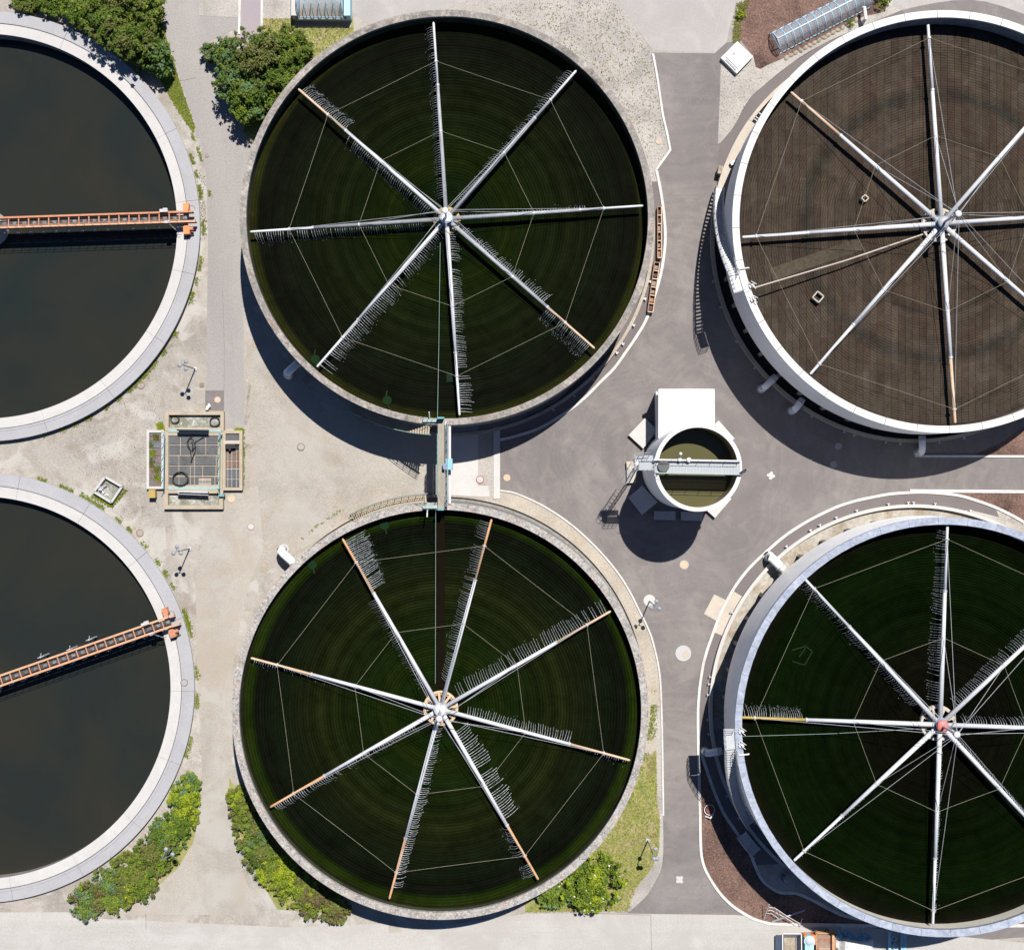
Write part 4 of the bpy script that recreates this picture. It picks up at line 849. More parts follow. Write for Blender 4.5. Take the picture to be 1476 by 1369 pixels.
# ------------------------------------------------------------------ footbridge between A and B
fb = thing('footbridge', 'concrete footbridge with turquoise rails joining the two middle tanks', 'bridge', P(635, 668))
zb = 6.9
m = MB(); x0, x1 = P(631, 668, zb).x, P(640.5, 668, zb).x; ya, yb = P(635, 601, zb).y, P(635, 735, zb).y
m.prism([(x0, ya), (x1, ya), (x1, yb), (x0, yb)], zb - .3, zb); m.build('deck', surf('bridge_deck', (.26, .235, .195), var=.1, big=.8), fb)
def rail(x, y0, y1, mat, z0=zb, h=1.0, n=10, r=.03):
    m = MB()
    for hh in (h * .5, h): m.tube([P(x, y0, z0 + hh), P(x, y1, z0 + hh)], r, 6)
    for i in range(n + 1): p = P(x, y0 + (y1 - y0) * i / n, z0); m.tube([p, p + Vector((0, 0, h))], r * .9, 5)
    m.bar(P(x, y0, z0 + .08), P(x, y1, z0 + .08), .04, .16)
    return m
rail(630.5, 626, 716, 'turq').build('railing', M['turq'], fb)
rail(645, 608, 730, 'turq').build('railing', M['pale_turq'], fb)
m = MB(); m.bar(P(643, 608, zb - .05), P(643, 730, zb - .05), .16, .12); m.build('cable_tray', M['galv'], fb)
m = MB(); m.tube([P(648, 614, zb - .3), P(648, 726, zb - .3)], .13, 8); m.build('white_pipe', M['sheet_white'], fb)
m = MB(); m.box(P(647.5, 669, zb + .3), (.6, 1.0, .9)); m.build('switch_cabinet', M['cyan'], fb)
m = MB(); m.box(P(635.5, 602.5, zb + .4), (.55, .15, .8)); m.build('end_gate', M['turq'], fb)
m = MB(); m.box(P(635.5, 734, zb + .4), (.55, .15, .8)); m.build('end_gate', M['turq'], fb)
for (y, x) in ((606.5, 620), (730.5, 620)):
    m = MB(); m.box(P(x, y, zb + .02), (1.3, .32, .06)); m.build('landing_plate', M['pale_turq'], fb)
    for (xa, xb) in ((610, 630),):
        m = MB(); s_ = 1 if y < 650 else -1
        for hh in (.5, 1.0): m.tube([P(xa, y - 2 * s_, zb + hh), P(xb, y - 2 * s_, zb + hh)], .03, 6)
        for i in range(4): p = P(xa + (xb - xa) * i / 3, y - 2 * s_, zb); m.tube([p, p + Vector((0, 0, 1))], .025, 5)
        m.build('landing_rail', M['pale_turq'], fb)
for (x, ya_, yb_) in ((619, 602, 594), (616, 734, 745)):
    m = MB(); m.tube([P(x, ya_, zb + .1), P(x - .5, yb_, zb + .6)], .06, 6); m.build('outrigger', M['sheet_white'], fb)
m = MB(); m.bar(P(641, 668, zb + .3), P(641.2, 676, zb + .3), .3, .7); m.build('cabinet_base', M['blue_steel'], fb)

# ------------------------------------------------------------------ stairs curved round the tanks
def stair(T, a0, a1, r0, r1, z0, z1, n, label, mat, railmat, land=None, inner_rail=False, rail_r=.03, openw=.7):
    """a0 bottom, a1 top (degrees)"""
    c = T['c']; root = thing('curved_stair', label, 'stairs', c)
    A0, A1 = math.radians(a0), math.radians(a1); da = (A1 - A0) / n
    for i in range(n):
        a = A0 + da * i; zz = z0 + (z1 - z0) * (i + 1) / n; m = MB()
        lo, hi = min(a, a + da * openw), max(a, a + da * openw)
        m.lathe([(r0, zz - .06), (r0, zz), (r1, zz), (r1, zz - .06)], (0, 0), 1, lo, hi, closed_prof=True)
        o = link('step', m.mesh('step', M[mat]), root)
    for r in (r0, r1):
        m = MB(); pts = []
        for i in range(n + 1): a = A0 + da * i; pts.append((r * math.cos(a), r * math.sin(a), z0 + (z1 - z0) * i / n))
        for i in range(n): m.bar(pts[i], pts[i + 1], .05, .22)
        link('stringer', m.mesh('stringer', M[railmat]), root)
    for r in ([r1] + ([r0] if inner_rail else [])):
        m = MB(); pts = [Vector((r * math.cos(A0 + da * i), r * math.sin(A0 + da * i), z0 + (z1 - z0) * i / n)) for i in range(n + 1)]
        for hh in (.35, .7, 1.05): m.tube([p + Vector((0, 0, hh)) for p in pts], rail_r, 5)
        for i in range(0, n + 1, 3): m.tube([pts[i], pts[i] + Vector((0, 0, 1.05))], rail_r, 5)
        link('handrail', m.mesh('handrail', M[railmat]), root)
    if land:
        b0, b1 = math.radians(min(a1, land)), math.radians(max(a1, land)); m = MB()
        m.lathe([(r0, z1 - .05), (r0, z1 + .02), (r1, z1 + .02), (r1, z1 - .05)], (0, 0), 6, b0, b1, closed_prof=True); link('landing', m.mesh('landing', M[railmat]), root)
        m = MB(); pts = [Vector((r1 * math.cos(b0 + (b1 - b0) * i / 4), r1 * math.sin(b0 + (b1 - b0) * i / 4), z1)) for i in range(5)]
        e = b1 if land > a1 else b0
        pts = pts if land > a1 else pts[::-1]
        pts.append(Vector((r0 * math.cos(e), r0 * math.sin(e), z1)))
        for hh in (.35, .7, 1.05): m.tube([p + Vector((0, 0, hh)) for p in pts], rail_r, 5)
        for p in pts: m.tube([p, p + Vector((0, 0, 1.05))], rail_r, 5)
        link('landing_rail', m.mesh('landing_rail', M[railmat]), root)
    return root
stair(C, 166, 194.5, 18.95, 19.75, .5, 8.0, 38, 'curved steel stair climbing the west wall of the white tank', 'galv', 'galv', land=199, inner_rail=True)
stair(D, 214, 186, 18.72, 19.65, 1.2, 8.45, 36, 'curved steel stair climbing the west wall of the steel rimmed tank', 'galv', 'galv', land=180.5, inner_rail=True)
stair(A, 241, 265.5, 18.9, 19.7, .1, 6.8, 34, 'curved stair with turquoise handrail in shadow below the upper middle tank', 'tan_conc', 'pale_turq', inner_rail=False)
stair(B, 117, 93.5, 18.95, 19.75, .1, 6.5, 34, 'curved sunlit stair on the north wall of the lower middle tank', 'tan_conc', 'pale_turq', inner_rail=True)
stair(D, 222.5, 215, 19.9, 20.9, .1, 1.3, 9, 'short lower stair flight in shadow beside the steel rimmed tank', 'galv', 'galv')
# rim fittings at the stair heads
for (x, y, T, lb) in ((1084, 412, C, 'white bracket fitting on the rim by the landing of the white tank'), (1086, 432, C, 'cream lamp fitting on the rim south of the white tank landing'), (1073, 387, C, 'short white spout through the rim above the white tank landing'), (1069, 1054, D, 'pale bracket on the steel rim beside the upper stair landing'), (1069, 1074, D, 'galvanised bracket on the steel rim just below the stair landing'), (1073, 1087.5, D, 'short white spout through the steel rim south of the landing')):
    p = P(x, y, T['z'] + .1); m = MB()
    if 'spout' in lb: m.tube([p - Vector((.5, .05, 0)), p + Vector((.4, .05, 0))], .07, 8); m.tube([p + Vector((.3, .05, 0)), p + Vector((.42, .05, -.15))], .07, 8)
    else:
        m.box(p, (.5, .3, .12), .5); m.bar(p + Vector((-.3, .3, .1)), p + Vector((.3, -.3, .25)), .05, .05); m.bar(p + Vector((-.1, .4, .1)), p + Vector((.35, .1, .3)), .05, .05); m.tube([p, p + Vector((0, 0, .5))], .04, 6)
    tag(m.build('rim_fitting', M['white_rim']), lb, 'fitting')

# ------------------------------------------------------------------ elbow pipes
def elbow(T, deg, rin, rout, zt, r, label, mat='pipe_bright', down=True):
    mat = 'pipe_bright' if mat == 'pipe_grey' else mat
    a = math.radians(deg); d = Vector((math.cos(a), math.sin(a), 0)); c = T['c']
    root = thing('vent_pipe', label, 'pipe', c + d * rout)
    pts = [c + d * rin + Vector((0, 0, zt))]
    for k in range(6):
        t = k / 5 * PI / 2; rr = r * 1.6
        pts.append(c + d * (rout - rr + rr * math.sin(t)) + Vector((0, 0, zt - rr + rr * math.cos(t))))
    pts.append(c + d * rout + Vector((0, 0, 0)))
    m = MB(); m.tube(pts, r, 16); m.build('elbow', M[mat], root, smooth=True)
    m = MB(); m.tube([c + d * rout, c + d * rout + Vector((0, 0, .12))], r + .12, 16); m.build('base_flange', M['galv'], root)
    m = MB(); q = c + d * (rin + .35); m.tube([q + Vector((0, 0, zt)), q + d * .12 + Vector((0, 0, zt))], r + .07, 16); m.build('flange', M['galv'], root)
elbow(A, -138.5, 18.8, 20.7, 1.9, .38, 'white elbow pipe in shadow south west of the upper middle tank')
elbow(B, 137.2, 18.9, 21.0, 2.0, .38, 'bright white elbow pipe north west of the lower middle tank')
elbow(C, -135.5, 18.9, 20.5, 1.3, .32, 'leftmost elbow pipe at the foot of the white tank', 'pipe_grey')
elbow(C, -125.4, 18.9, 20.2, 1.3, .32, 'middle elbow pipe at the foot of the white tank', 'pipe_grey')
elbow(C, -88.8, 18.9, 20.5, 1.3, .32, 'rightmost elbow pipe at the foot of the white tank', 'pipe_grey')
elbow(D, 133.5, 18.5, 20.1, 1.4, .42, 'large pale elbow pipe north west of the steel rimmed tank')
elbow(D, 191.5, 18.9, 20.4, 1.2, .35, 'elbow pipe in shadow beside the west stair of steel rimmed tank', 'pipe_grey')
elbow(D, 232.5, 18.9, 20.4, 1.2, .35, 'dark elbow pipe in shadow south west of the steel rimmed tank', 'pipe_dull')

# ------------------------------------------------------------------ lamp posts
def lamp(base, heads, label, zt=4.5, pole='galv'):
    b = P(*base); root = thing('street_lamp', label, 'street lamp', b, 'globe street lamps')
    hp = [P(x, y, zt) for x, y in heads]; c = sum(hp, Vector()) / len(hp); top = Vector((b.x, b.y, zt))
    m = MB(); m.tube([b, Vector((b.x, b.y, zt + .05))], [.07, .045], 8); m.build('pole', M['pipe_dull'], root)
    m = MB(); m.cyl((b.x, b.y), .2, 0, .12, 14); m.build('base_plate', M['galv'], root)
    for h in hp:
        m = MB(); m.tube([top, Vector((h.x, h.y, zt))], .03, 6); m.build('arm', M['pipe_dull'], root)
        m = MB(); m.dome((h.x, h.y, zt - .02), .16, .16, 14, half=False); m.lathe([(0, zt + .19), (.19, zt + .12), (.21, zt + .08), (0, zt + .1)], (h.x, h.y), 14); m.build('globe', surf_globe, root, smooth=True)
surf_globe = plain('grey_globe', (.24, .26, .29), rough=.35)
def tri(c, r, a0): return [(c[0] + r * math.cos(a0 + k * 2.094), c[1] + r * math.sin(a0 + k * 2.094)) for k in range(3)]
lamp((281.6, 532), tri((265.3, 526.7), 6.2, 1.05), 'lamp post with three grey globes south east of the upper settling tank')
lamp((273.5, 790.5), tri((255.6, 794), 6.2, .5), 'lamp post with three pale globes beside the lower settling tank')
lamp((936, 866), [(946, 866.5), (938.5, 875.5), (950, 877)], 'lamp post standing on a round white base by the asphalt road')
lamp((933.5, 1210.4), [(945, 1223), (942.7, 1237), (946.8, 1237)], 'lamp post on dry grass above the white flowering shrub')
lamp((252.5, 1217.5), [(239.5, 1223), (249, 1230.5)], 'two globe lamp post rising out of the lower left hedge')
q = MB(); p = P(936, 865.5); q.cyl((p.x, p.y), .58, 0, .1, 32); q.cyl((p.x, p.y), .45, .1, .14, 32); tag(q.build('lamp_foundation', M['white_conc']), 'round white foundation under the lamp post by the asphalt road', 'foundation')

# ------------------------------------------------------------------ manholes and small covers
def manhole(x, y, r, label, mat='manhole', ring='manhole_ring', z=0.02):
    p = P(x, y); root = thing('manhole_cover', label, 'manhole cover', p, None)
    m = MB(); m.lathe([(r * .8, z), (r * .8, z + .05), (r, z + .045), (r, z)], (p.x, p.y), 32, closed_prof=True); m.build('frame', M[ring], root)
    m = MB(); m.cyl((p.x, p.y), r * .77, z, z + .035, 32)
    for k in range(-2, 3): m.box((p.x, p.y + k * r * .28, z + .04), (r * 1.1 * math.sqrt(max(.1, 1 - (k * .33) ** 2)), .03, .015))
    m.build('cover', M[mat], root)
manhole(361.9, 758.8, .36, 'pale manhole cover in the lane south of the grated pit', 'white_conc', 'manhole', z=.03)
manhole(333.5, 719, .38, 'sunlit orange manhole cover at the corner of the grated pit', 'manhole_tan', 'cream')
manhole(201.8, 768, .36, 'brown manhole cover beside the lower settling tank coping')
manhole(203.3, 555.5, .36, 'worn manhole cover beside the upper settling tank coping')
manhole(434, 644, .38, 'dull manhole cover in the cobbled yard', 'pavers', z=.03)
manhole(949.5, 204, .30, 'cream manhole cover in gravel near the top road kerb', 'cream', 'manhole_tan', .03)
manhole(313.8, 576.3, .30, 'tan manhole cover in the dark inspection patch', 'manhole_tan', 'manhole_tan', .04)
manhole(692, 691, .40, 'manhole cover with brick red ring on the white slab', 'white_conc', 'ring_red', .03)
manhole(730.5, 688.5, .33, 'peach manhole cover on asphalt east of the footbridge', 'manhole_tan', 'manhole_tan', .03)
manhole(986, 813.8, .44, 'glowing tan manhole cover south of the small round tank', 'manhole_tan', 'cream', .03)
manhole(1208.3, 643, .34, 'upper manhole cover in the shadow below the white tank', 'coping', 'coping', .03)
manhole(1201, 669.5, .34, 'lower manhole cover in the shadow below the white tank', 'coping', 'coping', .03)
manhole(268, 982, .36, 'manhole cover set in the coping of the lower settling tank', 'coping', 'manhole_ring', .6)
manhole(298.5, 224.5, .18, 'small drain cap in the side road beneath the tree', 'manhole', 'manhole_ring', .02)
p = P(984.8, 941.2); r_ = thing('round_hatch', 'large round grey hatch in the asphalt with an off centre cap', 'hatch', p)
m = MB(); m.cyl((p.x, p.y), .76, .02, .07, 40); m.build('plate', M['white_conc'] if 0 else surf('hatch_grey', (.37, .36, .36), var=.06), r_)
m = MB(); m.cyl((p.x + .28, p.y - .1), .36, .07, .1, 28); m.build('cap', M['cream'], r_)
def quatre(x, y, s, label, rot=0):
    p = P(x, y); m = MB()
    for (dx, dy) in ((-.28, .28), (.28, .28), (-.28, -.28), (.28, -.28)):
        v = Matrix.Rotation(rot, 2) @ Vector((dx * s, dy * s)); m.cyl((p.x + v.x, p.y + v.y), .34 * s * .8, .02, .08, 16)
    m.box((p.x, p.y, .05), (.62 * s, .95 * s, .07), rot); tag(m.build('valve_cover', M['white_conc']), label, 'cover')
quatre(979.3, 1267, .62, 'white lobed valve cover at the foot of the asphalt road'); quatre(1111, 685.5, .6, 'white lobed valve cover east of the small round tank', .6)
p = P(291, 555); m = MB(); m.box((p.x, p.y, .03), (.45, .45, .05)); m.box((p.x, p.y, .06), (.3, .3, .02)); tag(m.build('drain_grate', M['manhole_ring']), 'rusty square drain left of the side road end', 'drain')
p = P(301.5, 586.5); m = MB(); m.box((p.x, p.y, .2), (.35, .25, .3), .4); m.cyl((p.x - .1, p.y - .2), .13, 0, .5, 10); m.box((p.x + .1, p.y + .15, .38), (.2, .3, .1), .5); tag(m.build('bucket', M['sheet_white']), 'small whitish bucket on the dark inspection patch', 'bucket')

# white concrete hatch top right
hp = G([(1062.9, 60), (1085.5, 81.5), (1062, 106), (1039.3, 83.5)], .5); cc = sum(hp, Vector()) / 4
hr = thing('concrete_hatch', 'white square concrete hatch turned on edge beside the brown gravel', 'hatch', (cc.x, cc.y, 0))
m = MB(); m.prism([(p.x, p.y) for p in hp], 0, .5); m.build('box', M['white_wall'], hr)
m = MB(); m.prism([(cc.x + (p.x - cc.x) * .82 + .12, cc.y + (p.y - cc.y) * .82 + .12) for p in hp], .5, .58); m.build('lid', M['white_rim'], hr)
m = MB(); m.cyl((P(1058, 78, .6).x, P(1058, 78, .6).y), .06, .58, .62, 10); m.build('lifting_eye', M['dark'], hr)
m = MB(); a, b = P(1046, 86, .5), P(1061, 101.5, .5); m.bar((a.x, a.y, .53), (b.x, b.y, .53), .16, .06); m.build('slot_cover', M['groove'] if 0 else M['coping'], hr)

# troughs
def trough(pts, wd, n, label):
    a, b = P(*pts[0], .35), P(*pts[1], .35); d = (b - a); L = d.length; d = d / L; nv = Vector((-d.y, d.x, 0)); c = (a + b) / 2; ang = math.atan2(d.y, d.x)
    root = thing('timber_trough', label, 'trough', (c.x, c.y, 0)); zt = .6
    for s_ in (-1, 1): m = MB(); m.box((c.x + nv.x * s_ * wd / 2, c.y + nv.y * s_ * wd / 2, zt / 2), (L, .07, zt), ang); m.build('side_board', M['wood'] if s_ < 0 else M['pipe_tan'], root)
    m = MB(); m.box((c.x, c.y, .1), (L - .05, wd - .08, .05), ang); m.build('floor', M['wood_dark'], root)
    for i in range(n + 1):
        p = a + d * L * i / n; m = MB(); m.box((p.x, p.y, zt / 2 + .02), (.08, wd, zt), ang); m.build('divider', M['pipe_tan'] if i else M['wood'], root)
    for i in range(n):
        p = a + d * L * (i + .5) / n; m = MB(); m.box((p.x, p.y, .18 + .05 * (i % 3)), (L / n * random.uniform(.3, .8), wd - .12, .12), ang); m.build('infill', random.choice([M['wood_dark'], M['rustbed'], M['manhole_ring']]), root)
trough(((950.2, 299), (950.2, 372)), .36, 6, 'long narrow brown timber trough along the road kerb')
trough(((946.8, 379), (937, 450)), .50, 6, 'wider brown timber trough set end on below the narrow one')

# ------------------------------------------------------------------ small square basin and yellow box
bp = [(151, 686), (177, 701), (160.5, 725.5), (133.5, 709)]
P4 = [P(x, y, .5) for x, y in bp]; cc = sum(P4, Vector()) / 4
rb = thing('valve_pit', 'small open square concrete pit with a valve west of the grated pit', 'pit', (cc.x, cc.y, 0))
for i in range(4):
    a, b = P4[i], P4[(i + 1) % 4]; a2 = cc + (a - cc) * .93; b2 = cc + (b - cc) * .93
    m = MB(); m.bar((a2.x, a2.y, .26), (b2.x, b2.y, .26), .2, .5); m.build('side_wall', M['ledge'], rb)
m = MB(); m.prism([(cc.x + (p.x - cc.x) * .86, cc.y + (p.y - cc.y) * .86) for p in P4], 0, .04); m.build('floor', M['wet_conc'], rb)
m = MB(); p = P(146, 704, .2); m.cyl((p.x, p.y), .22, .04, .35, 16); m.tube([(p.x, p.y, .25), (p.x + .5, p.y + .3, .25)], .08, 8); m.tube([(p.x, p.y, .2), (p.x + .2, p.y - .5, .2)], .07, 8); m.lathe([(.16, .5), (.2, .5), (.2, .46), (.16, .46)], (p.x, p.y), 16, closed_prof=True); m.build('valve', M['galv'], rb)
p = P(219.3, 711.5, .8); m = MB(); yb_ = thing('control_box', 'yellow control box south west of the grated pit', 'box', (p.x, p.y, 0))
m.box((p.x, p.y, .55), (.56, .72, .5)); m.build('cabinet', M['yellow'], yb_)
m = MB(); m.box((p.x, p.y, .83), (.62, .78, .06)); m.build('lid', M['yellow'], yb_)
m = MB(); m.box((p.x, p.y, .15), (.4, .5, .3)); m.build('foot', M['dark'], yb_)

# ------------------------------------------------------------------ grated pit complex (7.02 px per survey px of the enlargement)
def Q(x, y, z=.5): return P(200 + x / 7.02, 550 + y / 7.02, z)
pit = thing('grated_pit', 'concrete pit complex with grey gratings and turquoise rails beside the side road', 'pit', Q(550, 790, 0))
def frame(x0, y0, x1, y1, t, z, mat, name='kerb_wall', zb=0):
    for (a, b, c, d) in ((x0, y0, x1, y0 + t), (x0, y1 - t, x1, y1), (x0, y0 + t, x0 + t, y1 - t), (x1 - t, y0 + t, x1, y1 - t)):
        p0, p1 = Q(a, b, z), Q(c, d, z); m = MB(); m.prism([(p0.x, p0.y), (p1.x, p0.y), (p1.x, p1.y), (p0.x, p1.y)], zb, z); m.build(name, M[mat], pit)
def panel(x0, y0, x1, y1, z, th, mat, name):
    p0, p1 = Q(x0, y0, z), Q(x1, y1, z); m = MB(); m.prism([(p0.x, p0.y), (p1.x, p0.y), (p1.x, p1.y), (p0.x, p1.y)], z - th, z); return m.build(name, M[mat], pit)
frame(268, 303, 860, 500, 34, .55, 'tan_conc'); panel(302, 337, 826, 466, .12, .1, 'wet_conc', 'basin_floor')
frame(255, 1090, 852, 1290, 40, .55, 'tan_conc'); panel(295, 1130, 812, 1250, .12, .1, 'wet_conc', 'basin_floor')
panel(300, 1100, 812, 1128, .3, .25, 'white_conc', 'weir_slab')
frame(255, 502, 846, 1088, 44, .50, 'tan_conc')
frame(78, 490, 254, 1086, 26, .42, 'ledge')
frame(848, 494, 1048, 1100, 30, .50, 'tan_conc')
panel(300, 547, 800, 1044, .30, .2, 'tan_conc', 'grating_bed')
rows = [(549, 630, (303, 420, 676, 800)), (642, 736, (303, 420, 676, 800)), (750, 843, (303, 405, 562, 783, 800)), (855, 946, (303, 405, 520, 562, 645, 780, 800)), (962, 1042, (303, 405, 520, 562, 645, 770, 800))]
for (ya_, yb_2, xs) in rows:
    for i in range(len(xs) - 1): panel(xs[i] + 4, ya_, xs[i + 1] - 4, yb_2, .40, .06, 'grating', 'grating_panel')
panel(104, 516, 228, 1060, .2, .1, 'ledge', 'grating_bed')
for i in range(7): panel(106, 520 + i * 77, 226, 520 + i * 77 + 72, .28, .05, 'weedy', 'grating_panel')
panel(878, 524, 1018, 1070, .28, .15, 'ledge', 'grating_bed')
for (ya_, yb_2) in ((528, 590), (700, 795), (803, 875), (885, 978), (986, 1066)):
    for (xa, xb) in (((880, 1016),) if ya_ < 600 else ((880, 898), (903, 938), (943, 985), (990, 1016))): panel(xa, ya_, xb, yb_2, .36, .05, 'grating' if ya_ < 600 or ya_ > 880 else 'grating_rust', 'grating_panel')
panel(862, 600, 1020, 630, .52, .15, 'cream', 'cross_beam'); panel(880, 634, 1016, 696, .30, .04, 'dark', 'opening')
def lrail(x0, y0, x1, y1, mat, h=1.0, z=.5, n=5, w_=.04):
    m = MB()
    for hh in (h * .5, h): m.tube([Q(x0, y0, z + hh), Q(x1, y1, z + hh)], w_, 6)
    for i in range(n + 1): p = Q(x0 + (x1 - x0) * i / n, y0 + (y1 - y0) * i / n, z); m.tube([p, p + Vector((0, 0, h))], .03, 5)
    m.bar(Q(x0, y0, z + .1), Q(x1, y1, z + .1), .03, .2)
    return m.build('railing', M[mat], pit)
lrail(257, 515, 250, 1085, 'turq'); lrail(823, 515, 815, 1085, 'turq')
panel(300, 482, 830, 512, .58, .1, 'pale_turq', 'walkway_plate'); panel(300, 1060, 830, 1092, .58, .1, 'pale_turq', 'walkway_plate')
# hoses, gate winches, pallet on the pit are things of their own
def gate(x0, y0, x1, y1, label, mat='black'):
    c = Q((x0 + x1) / 2, (y0 + y1) / 2, .6); root = thing('sluice_gate', label, 'gate', (c.x, c.y, .5))
    a, b = Q(x0, y0, 1.2), Q(x1, y1, 1.2); m = MB(); m.bar(a, b, .14, .12); m.bar(a - Vector((0, .25, .2)), b - Vector((0, .25, .2)), .06, .06); m.build('top_beam', M[mat], root)
    m = MB()
    for f in (.05, .35, .65, .95): p = a.lerp(b, f); m.tube([p, Vector((p.x, p.y, .5))], .04, 6)
    m.build('post', M['galv'], root)
    m = MB(); p0 = a.lerp(b, .5); m.box((p0.x, p0.y + .02, .85), (L_ := (b - a).length * .96, .05, .6)); m.build('leaf', M['pale_turq' if mat == 'black' else 'galv'], root)
gate(385, 490, 705, 494, 'black topped sluice gate at the north side of the grated pit'); gate(390, 1110, 700, 1122, 'grey sluice gate at the south side of the grated pit', 'galv')
def hose(cx_, cy_, rx, ry, turns, label, z=.5, loose=.06):
    pts = []
    n = int(24 * turns)
    for i in range(n):
        a = 2 * PI * i / 24; k = 1 + loose * math.sin(i * .37) + loose * .6 * math.sin(i * .11 + 1)
        p = Q(cx_ + rx * k * math.cos(a), cy_ + ry * k * math.sin(a), z); p.z = z + .05 + .05 * (i // 24) + .02 * math.sin(i); pts.append(p)
    m = MB(); m.tube(pts, .045, 6); tag(m.build('hose', M['black'], None, smooth=True), label, 'hose')
hose(424, 985, 76, 70, 3.4, 'coiled black hose on the grating in the lower left of the pit')
hose(772, 408, 48, 47, 3.2, 'black hose ring in the north east corner of the pit', .15)
hose(368, 385, 42, 38, 2.1, 'thin brown hose ring in the north west corner of the pit', .15)
pts = [Q(x, y, .5) for x, y in ((560, 540), (500, 590), (490, 640), (530, 700), (570, 660), (550, 600), (520, 570), (500, 620), (520, 690), (532, 780), (530, 820), (545, 770), (575, 690), (570, 620), (610, 590), (660, 560))]
pts = [Vector((p.x, p.y, .55 + .05 * math.sin(i * 2))) for i, p in enumerate(pts)]
sm = smooth_line([(p.x, p.y) for p in pts], 5); m = MB(); m.tube([Vector((x, y, .5 + .04 * math.sin(i * .7))) for i, (x, y) in enumerate(sm)], .042, 6)
m.tube([Q(535, 610, .6), Q(548, 640, .62), Q(545, 700, .6)], .05, 6); tag(m.build('hose', M['black'], None, True), 'tangled black hose hanging over the gratings below the north gate', 'hose')
p = Q(672, 1022, .5); pr = thing('pallet', 'small wooden slatted pallet in the south of the grated pit', 'pallet', (p.x, p.y, .42))
for i in range(6): m = MB(); m.box((p.x, p.y + (i - 2.5) * .135, .58), (1.2, .09, .03)); m.build('slat', M['wet_conc'] if i == 3 else M['cream'], pr)
for i in (-1, 0, 1): m = MB(); m.box((p.x + i * .5, p.y, .5), (.08, .85, .1)); m.build('runner', M['wood'], pr)
p = Q(925, 655, .9); pm = thing('pump_motor', 'dark pump with a black lid over the narrow right hand grating', 'pump', (p.x, p.y, .4))
m = MB(); m.box((p.x, p.y, .85), (.95, .4, .1), .08); m.build('lid', M['black'], pm)
m = MB(); m.cyl((p.x - .05, p.y - .3), .12, .4, .9, 12); m.build('motor', M['black'], pm)
p = Q(838, 1150, .8); m = MB(); m.box((p.x, p.y, .65), (.5, .22, .6)); m.cyl((p.x, p.y), .05, .0, .5); tag(m.build('switch_box', M['turq']), 'turquoise switch box at the south east corner of the pit', 'box')
p = Q(820, 545, 1.2)
m = MB(); m.bar(Q(812, 540, 1.5), Q(842, 500, 1.5), .05, .05); m.cyl((p.x, p.y), .12, .5, 1.5, 10); tag(m.build('davit', M['blue_steel']), 'dark davit arm at the north east corner of the grated pit', 'davit')

# ------------------------------------------------------------------ tunnel covers
def tunnel(a, b, wd, h, n, label, wallh=0.0, rib='blue_pale', ext=0):
    d = (b - a); L = d.length; d = d / L; nv = Vector((-d.y, d.x, 0)); root = thing('tunnel_cover', label, 'canopy', ((a + b) / 2))
    K = 12
    def arc(s_): return [(nv * (wd / 2 * math.cos(PI * i / K)) + Vector((0, 0, wallh + h * math.sin(PI * i / K)))) for i in range(K + 1)]
    for i in range(n):
        m = MB(); s0 = a + d * L * i / n; s1 = a + d * L * (i + 1) / n; A_ = [s0 + v for v in arc(0)]; B_ = [s1 + v for v in arc(0)]
        m.add(A_ + B_, [(k, k + 1, K + 2 + k, K + 1 + k) for k in range(K)]); m.build('pane', M['glass'], root, smooth=True)
    for i in range(n + 1):
        s0 = a + d * L * i / n; m = MB(); m.tube([s0 + v * 1.01 for v in arc(0)], .045, 5); m.build('rib', M[rib], root)
    for s_, nm in ((a, 'end_panel'), (b, 'end_panel')):
        m = MB(); pts = [s_ + v * .99 for v in arc(0)]; m.add(pts, [tuple(range(len(pts)))]); m.build(nm, M['glass'], root)
        m = MB(); m.tube([s_ + Vector((0, 0, wallh)), s_ + Vector((0, 0, wallh + h))], .03, 5); m.tube([s_ + arc(0)[2], s_ + arc(0)[-3]], .03, 5); m.build('end_frame', M[rib], root)
    m = MB(); m.tube([a + Vector((0, 0, wallh + h + .04)), b + Vector((0, 0, wallh + h + .04))], .05, 6)
    for s_ in (-1, 1): m.bar(a + nv * wd / 2 * s_ + Vector((0, 0, wallh)), b + nv * wd / 2 * s_ + Vector((0, 0, wallh)), .1, .1)
    m.build('rail', M[rib], root); return root
ga, gb = P(1116, 64), P(1247, -3); tunnel(Vector((ga.x, ga.y, 0)), Vector((gb.x, gb.y, 0)), 2.1, 1.45, 12, 'long curved glazed cover on brown gravel at the upper right')
ga, gb = P(434, 8), P(497, 8); t1 = tunnel(Vector((ga.x, ga.y, .0)), Vector((gb.x, gb.y, .0)), 3.0, 1.7, 6, 'short glazed cover with blue ribs at the top edge', wallh=.9)
